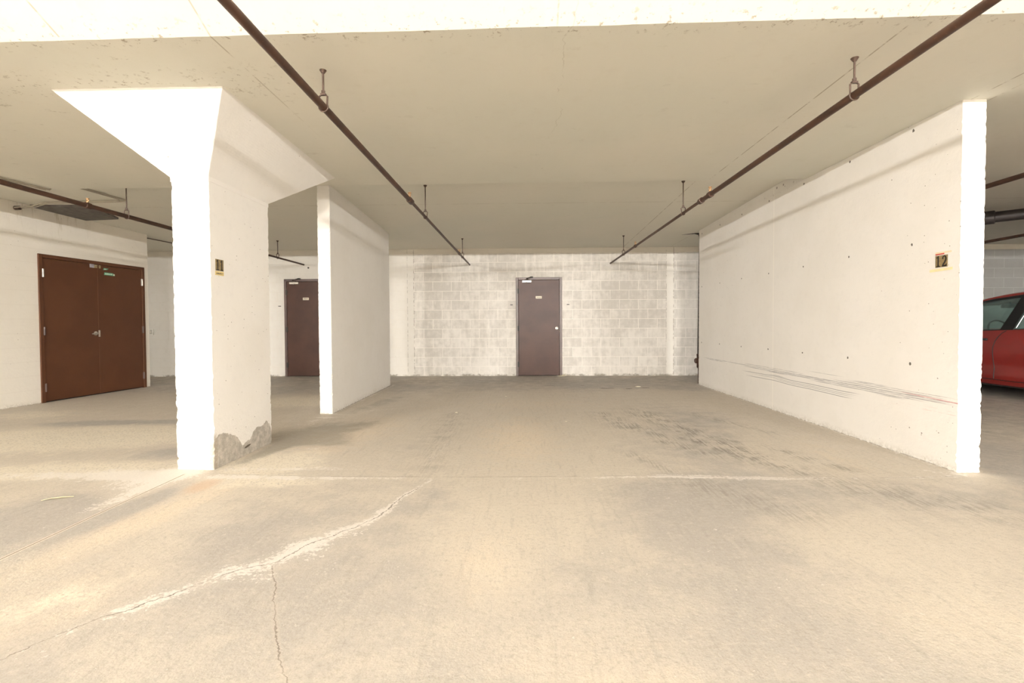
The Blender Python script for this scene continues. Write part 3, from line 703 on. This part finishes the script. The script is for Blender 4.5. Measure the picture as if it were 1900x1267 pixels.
def lerp(a, b, t): return Vector(a) + (Vector(b) - Vector(a)) * t
def at_y(a, b, y): return lerp(a, b, (y - a[1]) / (b[1] - a[1]))
def pipe_run(label, a, b, r0, r1, ych, hangers, heads, group=None, name='sprinkler_pipe'):
    """ceiling pipe from a to b with clevis hangers and upright heads; radius steps at ych"""
    t = root(name, label, 'pipe', (a[0], a[1], a[2]), 0, group); base = Vector(a)
    def L(p): return Vector(p) - base
    pc = at_y(a, b, ych)
    bm = bmesh.new(); tube(bm, [L(a), L(pc)], r0, 20); obj('pipe', bm, M_pipe, t, True)
    bm = bmesh.new(); tube(bm, [L(pc), L(b)], r1, 18); obj('pipe', bm, M_pipe, t, True)
    u = (Vector(b) - Vector(a)).normalized()
    bm = bmesh.new(); q = L(pc); tube(bm, [q - u * .045, q - u * .043, q + u * .02, q + u * .05], [r0 + .003, r0 + .009, r0 + .009, r1 + .006], 20)
    obj('coupling', bm, M_pipe, t, True)
    for y, zc in hangers:
        p = at_y(a, b, y); r = r0 if y < ych else r1; q = L(p)
        bm = bmesh.new(); yk = r + .055
        # clevis strap around the pipe
        ring = [q + Vector((math.sin(k) * (r + .004), 0, -math.cos(k) * (r + .004))) for k in np.linspace(-2.1, 2.1, 19)]
        e0, e1 = ring[0], ring[-1]
        path = [q + Vector((-.010, 0, yk)), q + Vector((-.026, 0, yk - .012))] + ring + [q + Vector((.026, 0, yk - .012)), q + Vector((.010, 0, yk))]
        tube(bm, path, .0055, 6)
        box(bm, tuple(q + Vector((-.018, -.010, yk - .006))), tuple(q + Vector((.018, .010, yk + .006))), .002)
        cyl(bm, q + Vector((0, 0, yk + .006)), q + Vector((0, 0, yk + .024)), .012, 6)
        obj('clevis', bm, M_rod, t)
        bm = bmesh.new(); top = zc - base.z
        cyl(bm, (q.x, q.y, q.z + yk), (q.x, q.y, top), .0065, 10)
        tube(bm, [(q.x, q.y, top - .022), (q.x, q.y, top - .004), (q.x, q.y, top + .004)], [.010, .022, .024], 14)
        obj('rod', bm, M_rod, t)
    for y in heads:
        p = at_y(a, b, y); r = r0 if y < ych else r1; q = L(p)
        bm = bmesh.new(); cyl(bm, q + Vector((0, 0, r - .004)), q + Vector((0, 0, r + .022)), .011, 8)
        for s in (-1, 1): tube(bm, [q + Vector((s * .010, 0, r + .02)), q + Vector((s * .014, 0, r + .036)), q + Vector((s * .004, 0, r + .052))], .0032, 6)
        cyl(bm, q + Vector((0, 0, r + .052)), q + Vector((0, 0, r + .056)), .019, 14); cyl(bm, q + Vector((0, 0, r + .02)), q + Vector((0, 0, r + .05)), .0035, 6)
        obj('sprinkler_head', bm, M_brass, t)
        bm = bmesh.new(); u_ = u; tube(bm, [q - u_ * .035, q - u_ * .03, q + u_ * .03, q + u_ * .035], [r + .004, r + .009, r + .009, r + .004], 18); obj('tee', bm, M_pipe, t, True)
    return t
def zback(y): return 2.875 - (y - 5.655) / (YB + .3 - 5.655) * 0.150
pipe_run('brown sprinkler pipe left of centre, hung over the bay to the back wall',
         (-1.31, 0.9, 2.555), (-1.158, YB + .01, 2.393), .024, .0175, 5.36, [(3.106, 2.752), (6.09, zback(6.09)), (9.35, zback(9.35))], [5.30, 8.95])
pipe_run('brown sprinkler pipe right of centre, slanting up over the bay toward the number 12 wall',
         (2.10, 0.9, 2.56), (1.852, YB + .01, 2.400), .024, .0175, 5.5, [(3.076, 2.752), (6.05, zback(6.05)), (9.22, zback(9.22))], [5.24, 8.35])
pipe_run('brown sprinkler pipe on the far left, passing behind the flared column',
         (-5.12, 1.2, 2.55), (-4.755, YB + .01, 2.42), .026, .0175, 8.2, [(5.95, zback(5.95)), (9.39, zback(9.39))], [5.43])
pipe_run('thick brown sprinkler pipe high over the bay beyond the number 12 wall',
         (4.62, 1.0, 2.50), (4.66, YB + .01, 2.44), .024, .020, 9.0, [(3.3, 2.752), (7.6, zback(7.6))], [])
pipe_run('thin brown sprinkler pipe low in the gap above the roof of the red car',
         (7.80, 1.0, 2.50), (7.79, YB + .01, 2.45), .024, .020, 9.4, [(4.2, 2.752)], [])

# black overhead drain in the right bay
M_black = plain('black_cast_iron', (0.030, 0.024, 0.022), 0.55, 0.2)
u = Vector((0.289, -0.273, 0)).normalized(); p0 = Vector((6.95, 7.37, 2.66))
t = root('drain_pipe', 'big black drain pipe with a coupling hung crosswise above the red car', 'pipe', tuple(p0))
bm = bmesh.new(); tube(bm, [-u * 4.2, -u * .02], .083, 24); obj('pipe', bm, M_black, t, True)
bm = bmesh.new(); tube(bm, [-u * .02, u * 1.9], .078, 24); obj('pipe', bm, M_black, t, True)
bm = bmesh.new(); tube(bm, [-u * .20, -u * .19, u * .0, u * .01], [.086, .098, .098, .086], 24); obj('coupling', bm, M_black, t, True)
# vertical drain behind the end of the right wall
t = root('drain_pipe', 'dark brown vertical drain pipe with a cleanout behind the far end of the scuffed wall', 'pipe', (3.262, 9.05, 0))
bm = bmesh.new(); tube(bm, [(0, 0, 0), (0, 0, .30)], .040, 20); obj('pipe', bm, M_pipe, t, True)
bm = bmesh.new(); tube(bm, [(0, 0, .50), (0, 0, 2.70), (-.02, .01, 2.765), (-.10, .03, 2.79), (-.42, .22, 2.80)], [.052, .030, .030, .028, .026], 20); obj('pipe', bm, M_black, t, True)
bm = bmesh.new(); tube(bm, [(0, 0, .28), (0, 0, .30), (0, 0, .36), (0, 0, .50), (0, 0, .54), (0, 0, .55)], [.045, .062, .062, .062, .066, .052], 20)
tube(bm, [(0, 0, .42), (-.085, 0, .42), (-.088, 0, .42), (-.098, 0, .42)], [.050, .050, .04, .038], 18); obj('cleanout', bm, M_pipe, t, True)

# ------------------------------------------------------------------ conduits, ceiling patch, outlet box
M_cond = plain('painted_conduit', (0.42, 0.38, 0.31), 0.45, 0.4)
t = root('electrical_conduit', 'thin grey conduit pair along the ceiling left of the column, turning to the left wall', 'conduit', (-5.56, 5.2, 2.73))
b0 = Vector((-5.56, 5.2, 2.73))
bm = bmesh.new()
for dx in (0, -.05):
    tube(bm, [Vector(p) - b0 for p in ((-5.78 + dx, 4.2, 2.735), (-5.60 + dx, 5.64, 2.735), (-5.575 + dx, 5.70, 2.82), (-5.53 + dx, 5.80, 2.853), (-5.42 + dx, 6.52 - abs(dx), 2.835), (-5.48 + dx, 6.60 - abs(dx), 2.832), (-6.6, 6.62 - abs(dx), 2.83), (-6.78, 6.62 - abs(dx), 2.78), (-7.03, 6.62 - abs(dx), 2.765))], .009, 8)
obj('tubing', bm, M_cond, t, True)
bm = bmesh.new(); cyl(bm, Vector((-7.05, 6.6, 2.765)) - b0, Vector((-6.98, 6.6, 2.765)) - b0, .028, 14); obj('junction', bm, M_rod, t, True)
t = root('electrical_conduit', 'dark thin conduit crossing the ceiling beyond the left wall corner', 'conduit', (-6.9, 8.8, 2.75))
bm = bmesh.new(); tube(bm, [(-.12, 0.0, .0), (0.0, .6, -.01), (.35, 1.55, -.03)], .009, 8); obj('tubing', bm, M_rod, t, True)

bm = bmesh.new(); zp = 0.012
pp = [(-6.985, 6.74), (-6.93, 7.56), (-6.35, 7.50), (-6.12, 6.78)]
a = [bm.verts.new((x, y, zback(y) - .030)) for x, y in pp]; b = [bm.verts.new((x, y, zback(y) + .005)) for x, y in pp]
for k in range(4): bm.faces.new((a[k], a[(k + 1) % 4], b[(k + 1) % 4], b[k]))
bm.faces.new(a[::-1]); bm.faces.new(b)
tag(obj('ceiling_patch', bm, plain('grey_patch_board', (0.115, 0.10, 0.088), 0.8, 0, 0.25, 12)), 'dark grey patch board on the ceiling above the double door', 'panel')

t = root('outlet_box', 'small pale switch box on the back wall past the left wall corner', 'switch box', (-8.13, YB, 0.98))
bm = bmesh.new(); box(bm, (-.042, -.035, -.062), (.042, 0, .062), .006); obj('box', bm, plain('pale_box', (0.78, 0.74, 0.66), 0.4), t)
bm = bmesh.new(); box(bm, (-.030, -.040, -.050), (.030, -.034, .050), .002); pc = obj('cover_plate', bm, plain('grey_cover', (0.46, 0.43, 0.38), 0.4), t)
bm = bmesh.new(); box(bm, (-.008, -.050, -.014), (.008, -.040, .014), .002); obj('toggle', bm, M_label, pc)

for x, lb in ((-0.262, 'small dark wall bracket left of the middle brown door'), (0.948, 'small dark wall bracket right of the middle brown door'), (-5.295, 'small dark wall bracket left of the half hidden brown door')):
    bm = bmesh.new(); box(bm, (x - .028, YB - .014, 1.518), (x + .028, YB, 1.534), .003); box(bm, (x - .006, YB - .022, 1.522), (x + .006, YB - .012, 1.530))
    tag(obj('wall_bracket', bm, M_dark), lb, 'bracket', 'door side brackets')
bm = bmesh.new(); cyl(bm, (-4.655, YB - .01, 2.352), (-4.655, YB, 2.352), .018, 12)
cyl(bm, (-4.655, YB - .014, 2.352), (-4.655, YB - .009, 2.352), .010, 12)
tag(obj('wall_plug', bm, M_dark), 'tiny round dark plug in the back wall just right of the far left pipe end', 'plug')
bm = bmesh.new(); extrude_poly(bm, [(.70, YB - .10, .012), (.80, YB - .13, .010), (.905, YB - .05, .012), (.84, YB - .012, .012), (.74, YB - .03, .012)], (0, 0, -.010))
extrude_poly(bm, [(.80, YB - .05, .012), (.80, YB - .02, .012), (.88, YB - .02, .05), (.88, YB - .03, .05)], (0.02, 0, 0))
tag(obj('door_wedge', bm, plain('pale_wedge', (0.50, 0.44, 0.32), 0.7)), 'small pale wedge on the floor at the right foot of the middle brown door', 'wedge')
bm = bmesh.new(); L_ = [(-3.11, 3.02), (-3.06, 3.035), (-3.01, 3.06), (-2.965, 3.095), (-2.99, 3.10), (-3.05, 3.09), (-3.10, 3.06)]
extrude_poly(bm, [(x, y, .006 + .012 * math.sin(i)) for i, (x, y) in enumerate(L_)], (0, 0, -.004))
tag(obj('dry_leaf', bm, plain('dry_leaf', (0.40, 0.35, 0.22), 0.7)), 'single dry yellowish leaf on the floor left of the sawn joint', 'leaf')
for i, (x, y, s) in enumerate(((-0.28, 7.45, .018), (0.48, 5.55, .014), (-0.86, 6.1, .02), (2.0, 8.55, .035))):
    bm = bmesh.new(); bmesh.ops.create_icosphere(bm, subdivisions=1, radius=s)
    for v in bm.verts: v.co = Vector((x + v.co.x * (1.6 if i == 3 else 1), y + v.co.y, max(0, s * .25 + v.co.z * .35)))
    tag(obj('floor_scrap', bm, M_label), ('tiny pale scrap on the floor halfway to the middle door', 'tiny pale crumb on the floor near the bay centre', 'small pale chip on the floor toward the partition wall', 'larger pale paper scrap on the floor beside the row of dark oil spots')[i], 'scrap')

# ------------------------------------------------------------------ stall numbers
M_plate = plain('dull_brass_plate', (0.27, 0.20, 0.095), 0.5, 0.2, 0.2, 60)
M_digit = plain('black_numeral', (0.012, 0.008, 0.006), 0.5)
M_tape = plain('yellow_masking_tape', (0.86, 0.74, 0.42), 0.7)
ONE = [[(.18, 0), (.82, 0), (.82, .07), (.60, .11), (.60, 1), (.50, 1), (.20, .86), (.20, .79), (.40, .84), (.40, .11), (.18, .07)]]
TWO = [[(.10, 0), (.90, 0), (.92, .22), (.82, .22), (.78, .13), (.36, .13), (.80, .50), (.88, .66), (.87, .82), (.76, .94), (.52, 1.0), (.28, .95), (.14, .82), (.13, .70), (.28, .67), (.34, .72), (.34, .84), (.50, .92), (.64, .86), (.70, .74), (.66, .60), (.10, .12)]]
def stall_sign(name, label, org, ux, width, height, digits, thick):
    """org: lower corner on the wall; ux: unit vector along reading direction; thick: outward vector"""
    t = root(name, label, 'number plate', tuple(org)); ux = Vector(ux); nz = Vector(thick)
    def P(a, b, o=0.0): return ux * a + Vector((0, 0, b)) + nz * o
    bm = bmesh.new(); extrude_poly(bm, [P(0, 0), P(width, 0), P(width, height), P(0, height)], nz); obj('plate', bm, M_plate, t)
    n = len(digits); cw = width / n
    for i, dg in enumerate(digits):
        for poly in dg:
            bm = bmesh.new(); extrude_poly(bm, [P(cw * i + cw * (.04 + .92 * a), height * (.04 + .92 * b), 1.0) for a, b in poly], nz * .8)
            bmesh.ops.triangulate(bm, faces=[f for f in bm.faces if len(f.verts) > 4])
            obj('numeral', bm, M_digit, t)
    return t
# wall 12: reading direction runs toward the camera (-y); wall face normal is -x
yw = lambda y: 3.225 - (y - 3.67) * 0.01156
stall_sign('stall_number', 'brass and black number 12 plate on the scuffed right wall', (yw(3.884) - .0015, 3.884, 1.545), (0.0115, -1, 0), .107, .091, [ONE, TWO], (-.0025, 0, 0))
def strip(name, y0, y1, z0, z1, hgt, mat, label, cat, off=.0015):
    bm = bmesh.new(); extrude_poly(bm, [(yw(y0) - off, y0, z0), (yw(y1) - off, y1, z1), (yw(y1) - off, y1, z1 + hgt), (yw(y0) - off, y0, z0 + hgt)], (-.0008, 0, 0))
    return tag(obj(name, bm, mat), label, cat)
strip('tape_strip', 3.937, 3.735, 1.514, 1.518, .020, M_tape, 'pale yellow tape strip under the number 12 plate', 'tape')
strip('tape_strip', 3.886, 3.745, 1.651, 1.650, .013, plain('faded_peach_tape', (0.84, 0.68, 0.47), 0.7), 'faded peach tape strip above the number 12 plate', 'tape')
strip('tape_strip', 3.884, 3.806, 1.641, 1.643, .009, plain('red_tape', (0.62, 0.07, 0.05), 0.6), 'short red tape line on top of the number 12 plate', 'tape', .0030)
# column 11: face normal +x, reading direction +y
stall_sign('stall_number', 'brass and black number 11 plate on the column', (-2.4135, 3.754, 1.556), (0, 1, 0), .100, .090, [ONE, ONE], (.0025, 0, 0))
t = root('paper_tag', 'small yellowish handwritten paper tag under the number 11 plate', 'tag', (-2.4135, 3.75, 1.520))
bm = bmesh.new(); box(bm, (0, 0, 0), (.0012, .108, .032)); obj('paper', bm, plain('yellowed_paper', (0.70, 0.55, 0.24), 0.8), t)
bm = bmesh.new(); rr = random.Random(9); yy = .01
while yy < .095: ww = rr.uniform(.004, .012); box(bm, (.0012, yy, .012 + rr.uniform(-.003, .003)), (.0018, yy + ww, .012 + rr.uniform(.004, .010))); yy += ww + .004
obj('handwriting', bm, M_print, t)

# ------------------------------------------------------------------ ceiling lamps over the aisle (they light the place)
M_tube = Mat('fluorescent_tube')
M_tube.b.inputs['Emission Color'].default_value = (1.0, 0.985, 0.965, 1); M_tube.b.inputs['Emission Strength'].default_value = TUBE_POWER
M_tube = M_tube.out((0.9, 0.9, 0.85), 0.4)
M_hous = plain('white_lamp_housing', (0.75, 0.74, 0.70), 0.4)
for i, (x, y) in enumerate(LAMP_SPOTS):
    t = root('ceiling_light', ('leftmost', 'second from left', 'third from left', 'rightmost')[i] + ' twin tube strip light hung over the driving aisle', 'ceiling light', (x, y, LAMP_Z), 0, 'aisle strip lights')
    bm = bmesh.new(); box(bm, (-.62, -.05, .045), (.62, .05, .09), .006); obj('housing', bm, M_hous, t)
    for sx in (-.62, .60):
        bm = bmesh.new(); box(bm, (sx, -.045, -.015), (sx + .02, .045, .05), .003); obj('lamp_holder', bm, M_hous, t)
    for sy in (-.028, .028):
        bm = bmesh.new(); cyl(bm, (-.60, sy, .012), (.60, sy, .012), .014, 8); obj('tube', bm, M_tube, t)
    for sx in (-.45, .45):
        bm = bmesh.new(); cyl(bm, (sx, 0, .09), (sx, 0, 3.12 - LAMP_Z), .004, 6); obj('suspension_rod', bm, M_rod, t)

# ------------------------------------------------------------------ the red car
def build_car():
    t = root('parked_car', 'red car parked nose-in in the bay right of the number 12 wall', 'car', (7.82, 7.10, 0))
    M_red = Mat('red_car_paint'); M_red.b.inputs['Coat Weight'].default_value = 0.6; M_red.b.inputs['Coat Roughness'].default_value = 0.08
    M_red = M_red.out(M_red.mix(M_red.ss(M_red.noise(2, 2), .3, .7), (0.22, 0.010, 0.007), (0.20, 0.009, 0.006)), 0.38)
    M_trim = plain('black_car_trim', (0.012, 0.012, 0.012), 0.45)
    M_tyre = plain('tyre_rubber', (0.022, 0.021, 0.020), 0.85); M_rim = plain('alloy_rim', (0.5, 0.5, 0.5), 0.3, 0.9)
    M_chrome = plain('chrome', (0.45, 0.45, 0.45), 0.2, 0.9)
    g = Mat('tinted_glass'); g.b.inputs['Transmission Weight'].default_value = 0.9; g.b.inputs['IOR'].default_value = 1.15
    M_glass = g.out((0.62, 0.78, 0.74), 0.02)
    M_cloth = plain('dark_seat_cloth', (0.05, 0.05, 0.055), 0.9)
    M_lamp = plain('lamp_lens', (0.75, 0.75, 0.78), 0.15); M_tail = plain('tail_lens', (0.45, 0.01, 0.01), 0.2)
    HW = 0.87
    # side line: bottom, belt height and plan half width along y (y forward = nose)
    ky = [-2.15, -2.05, -1.7, -1.0, 0.0, 1.05, 1.45, 2.0, 2.25, 2.34]
    belt = [0.86, 1.00, 1.05, 1.05, 1.00, 0.955, 0.94, 0.82, 0.70, 0.60]
    wid = [0.66, 0.78, 0.85, .87, .87, .87, .86, .80, .68, .52]
    bot = [.36, .28, .22, .19, .19, .19, .19, .22, .26, .32]
    f = lambda a: (lambda y: float(np.interp(y, ky, a)))
    fb, fw_, fo = f(belt), f(wid), f(bot)
    wheels = (-1.32, 1.46); WR = 0.315
    def lower(y):
        z = fo(y)
        for wy in wheels:
            d = abs(y - wy)
            if d < WR + .055: z = max(z, WR + math.sqrt((WR + .055) ** 2 - d * d))
        return z
    ys = sorted(set([round(v, 3) for v in np.arange(-2.15, 2.30, 0.05)] + [2.34] + [round(wy + s * (WR + .055), 3) for wy in wheels for s in (-1, 1)]))
    NZ = 10
    def sx(y, z):
        u_ = (z - fo(y)) / (fb(y) - fo(y)); w_ = fw_(y)
        prof = np.interp(u_, [0, .06, .14, .30, .60, .70, 1.0], [-.055, -.012, .0, -.022, -.004, .0, -.050])
        return w_ + prof
    bm = bmesh.new(); sides = {}
    for s in (-1, 1):
        cols = []
        for y in ys:
            lo, hi = lower(y), fb(y)
            cols.append([bm.verts.new((s * sx(y, lo + (hi - lo) * k / NZ), y, lo + (hi - lo) * k / NZ)) for k in range(NZ + 1)])
        for a, b in zip(cols, cols[1:]):
            for k in range(NZ): bm.faces.new((a[k], a[k + 1], b[k + 1], b[k]))
        sides[s] = cols
    # deck: bonnet, floor plan of the cabin sill and tail panel
    NX = 8; deck = []
    for i, y in enumerate(ys):
        a, b = sides[-1][i][-1], sides[1][i][-1]; row = [a]
        for k in range(1, NX):
            u_ = k / NX; crown = (.045 if (y > 1.32 or y < -1.75) else -.35) * (1 - (2 * u_ - 1) ** 2) ** .7
            row.append(bm.verts.new((a.co.x + (b.co.x - a.co.x) * u_, y, a.co.z + crown)))
        row.append(b); deck.append(row)
    for a, b in zip(deck, deck[1:]):
        for k in range(NX): bm.faces.new((a[k], b[k], b[k + 1], a[k + 1]))
    # nose and tail faces
    for i, yo in ((0, -.10), (-1, .07)):
        L_, R_, D_ = sides[-1][i], sides[1][i], deck[i]
        prev = D_
        for k in range(NZ - 1, -1, -1):
            row = [L_[k]]
            for j in range(1, NX):
                u_ = j / NX; row.append(bm.verts.new((L_[k].co.x + (R_[k].co.x - L_[k].co.x) * u_, ys[i] + yo * (1 - (2 * u_ - 1) ** 2), L_[k].co.z)))
            row.append(R_[k])
            for j in range(NX): bm.faces.new((prev[j], prev[j + 1], row[j + 1], row[j]))
            prev = row
    obj('body', bm, M_red, t, True)
    # sill / underbody
    bm = bmesh.new(); box(bm, (-.70, -2.0, .20), (.70, 2.1, .40)); box(bm, (-.80, -.93, .165), (.80, 1.06, .26), .02); obj('underbody', bm, M_trim, t)
    # roof
    rk = [(-1.78, 1.15, .62), (-1.55, 1.38, .60), (-1.2, 1.51, .595), (-.6, 1.59, .60), (0.0, 1.60, .60), (.35, 1.575, .60), (.70, 1.525, .595), (.92, 1.465, .585)]
    bm = bmesh.new(); rows = []
    for y in np.linspace(-1.42, .90, 18):
        z = float(np.interp(y, [a for a, _, _ in rk], [b for _, b, _ in rk])); hw = float(np.interp(y, [a for a, _, _ in rk], [c for _, _, c in rk]))
        rows.append([bm.verts.new((hw * u_, y, z - .055 * abs(u_) ** 3 + .0)) for u_ in np.linspace(-1, 1, 13)])
    for a, b in zip(rows, rows[1:]):
        for k in range(12): bm.faces.new((a[k], a[k + 1], b[k + 1], b[k]))
    ex = bmesh.ops.extrude_face_region(bm, geom=list(bm.faces)); [setattr(v.co, 'z', v.co.z - .07) for v in ex['geom'] if isinstance(v, bmesh.types.BMVert)]
    obj('roof', bm, M_red, t, True)
    # side glass house: window plane leans inward from belt to roof rail
    def rail(y):
        z = float(np.interp(y, [a for a, _, _ in rk], [b for _, b, _ in rk])) - .055; return z
    def sp(s, y, z, out=0.0):
        xb, zb = fw_(y) - .05, fb(y); u_ = (z - zb) / (rail(min(max(y, -1.4), .9)) - zb + 1e-6)
        hw = xb + (.595 - xb) * u_
        return Vector((s * (hw + out), y, z))
    def strip3(bm, s, pts2, th=.02, out=.004):
        P = [sp(s, y, z, out) for y, z in pts2]; extrude_poly(bm, P, (-s * th, 0, 0)); bmesh.ops.triangulate(bm, faces=[q for q in bm.faces if len(q.verts) > 4])
    for s in (-1, 1):
        zb = lambda y: fb(y)
        for nm, pts in (('belt_trim', [(-1.72, zb(-1.72) - .004), (1.32, zb(1.32) - .004), (1.30, zb(1.30) + .024), (-1.70, zb(-1.70) + .024)]),
                        ('a_pillar', [(1.42, zb(1.4)), (1.32, zb(1.3)), (.79, rail(.79) - .02), (.92, rail(.9))]),
                        ('b_pillar', [(.21, zb(.21)), (.02, zb(.02)), (-.06, rail(-.06)), (.08, rail(.08))]),
                        ('c_pillar', [(-1.00, zb(-1.0)), (-1.80, zb(-1.75)), (-1.40, rail(-1.40)), (-1.18, rail(-1.18))]),
                        ('roof_rail', [(.92, rail(.9) - .018), (.92, rail(.9) - .03), (.65, rail(.65) - .055), (-.1, rail(-.1) - .06), (-1.2, rail(-1.2) - .05), (-1.42, rail(-1.4) - .02), (-1.42, rail(-1.4) - .012), (-.6, rail(-.6) - .028), (0, rail(0) - .028), (.5, rail(.5) - .028)])):
            bm = bmesh.new(); strip3(bm, s, pts); obj(nm, bm, M_red if nm in ('c_pillar',) else M_trim, t)
        for nm, pts in (('front_window', [(1.33, zb(1.3) + .01), (.19, zb(.19) + .01), (.07, rail(.07) - .03), (.80, rail(.8) - .03)]), ('rear_window', [(.03, zb(.03) + .01), (-1.02, zb(-1) + .01), (-1.19, rail(-1.19) - .03), (-.05, rail(-.05) - .03)])):
            bm = bmesh.new(); strip3(bm, s, pts, .004, -.006); obj(nm, bm, M_glass, t)
        bm = bmesh.new(); tube(bm, [sp(s, -.025, zb(0) + .03, .008), sp(s, -.105, rail(-.1) - .065, .008), sp(s, -1.10, rail(-1.1) - .055, .008)], .006, 6); obj('chrome_strip', bm, M_chrome, t)
        # door seams as thin dark gaskets, handles, mirror
        def seam(pts): 
            bm_ = bmesh.new(); tube(bm_, [Vector((s * (sx(y, z) + .0005), y, z)) for y, z in pts], .0055, 6, True); obj('door_seam', bm_, M_trim, t)
        seam([(.11, zb(.1) - .01), (.165, .95), (.207, .90), (.24, .83), (.258, .74), (.264, .64), (.26, .54), (.25, .44), (.243, .34), (.24, .28)])
        seam([(1.30, .94), (1.30, .7), (1.10, .62), (1.04, .28)]); seam([(-1.06, 1.02), (-1.04, .75), (-.93, .52), (-.88, .30)])
        seam([(1.04, .275), (0, .262), (-.88, .275)])
        for hy in (.44, -.80):
            bm = bmesh.new(); xx = sx(hy, .85); box(bm, (s * xx if s > 0 else -xx - .030, hy - .085, .835), (xx + .030 if s > 0 else -xx, hy + .075, .870), .010); obj('door_handle', bm, M_trim, t)
        bm = bmesh.new(); mx = s * (fw_(1.1) + .06); box(bm, (mx - .10, 1.06, .98), (mx + .10, 1.18, 1.12), .03); obj('side_mirror', bm, M_red, t, True)
        bm = bmesh.new(); box(bm, (min(s * .50, s * .74), 2.15, .60), (max(s * .50, s * .74), 2.29, .70), .02); obj('headlight', bm, M_lamp, t, True)
        bm = bmesh.new(); box(bm, (min(s * .55, s * .76), -2.16, .78), (max(s * .55, s * .76), -2.02, .95), .02); obj('tail_light', bm, M_tail, t, True)
        for wy in wheels:
            bm = bmesh.new(); tube(bm, [(s * .66, wy, WR), (s * .67, wy, WR), (s * .83, wy, WR), (s * .845, wy, WR)], [WR - .03, WR, WR, WR - .03], 32); wh = obj('wheel', bm, M_tyre, t, True)
            bm = bmesh.new(); tube(bm, [(s * .83, wy, WR), (s * .849, wy, WR), (s * .852, wy, WR)], [.21, .205, .19], 28)
            for k in range(5):
                a_ = k * 2 * math.pi / 5; tube(bm, [(s * .853, wy, WR), (s * .853, wy + math.cos(a_) * .19, WR + math.sin(a_) * .19)], [.03, .018], 6)
            obj('rim', bm, M_rim, wh, True)
    # windscreen and tailgate glass
    bm = bmesh.new(); extrude_poly(bm, [(-.60, .89, 1.44), (.60, .89, 1.44), (.80, 1.40, .945), (-.80, 1.40, .945)], (0, .003, .004)); obj('windscreen', bm, M_glass, t)
    bm = bmesh.new(); extrude_poly(bm, [(-.58, -1.42, 1.40), (.58, -1.42, 1.40), (.72, -1.80, 1.05), (-.72, -1.80, 1.05)], (0, -.003, .004)); obj('tailgate_glass', bm, M_glass, t)
    bm = bmesh.new(); box(bm, (-.25, 2.36, .36), (.25, 2.405, .50), .01); obj('grille', bm, M_trim, t)
    bm = bmesh.new(); box(bm, (-.26, -2.262, .62), (.26, -2.25, .74), .003); obj('licence_plate', bm, M_label, t)
    # cabin: dashboard, seats, wheel, mirror
    bm = bmesh.new(); box(bm, (-.72, .88, .70), (.72, 1.30, .925), .05); obj('dashboard', bm, M_trim, t, True)
    for s in (-.37, .37):
        bm = bmesh.new(); box(bm, (s - .25, -.35, .35), (s + .25, .18, .56), .06)
        box(bm, (s - .24, -.52, .50), (s + .24, -.36, 1.08), .06, mat4=None); st_ = obj('seat', bm, M_cloth, t, True)
        bm = bmesh.new(); box(bm, (s - .13, -.53, 1.12), (s + .13, -.44, 1.28), .035); obj('headrest', bm, M_cloth, st_, True)
    bm = bmesh.new(); box(bm, (-.62, -1.2, .35), (.62, -.75, .55), .06); box(bm, (-.62, -1.36, .5), (.62, -1.2, 1.05), .06); obj('rear_seat', bm, M_cloth, t, True)
    bm = bmesh.new(); c0 = Vector((-.37, .66, .97)); ring = []
    for k in range(25):
        a_ = 2 * math.pi * k / 24; ring.append(c0 + Vector((math.cos(a_) * .18, math.sin(a_) * .075, math.sin(a_) * .165)))
    tube(bm, ring, .014, 8, False); tube(bm, [c0, c0 + Vector((0, .16, -.08))], .03, 8); tube(bm, [c0 + Vector((-.17, 0, 0)), c0 + Vector((.17, 0, 0))], .014, 6)
    obj('steering_wheel', bm, M_trim, t, True)
    bm = bmesh.new(); box(bm, (-.23, .78, 1.33), (.05, .815, 1.40), .014); tube(bm, [(-.08, .80, 1.39), (-.06, .84, 1.46)], .01, 6); obj('rear_view_mirror', bm, M_trim, t, True)
    return t
build_car()
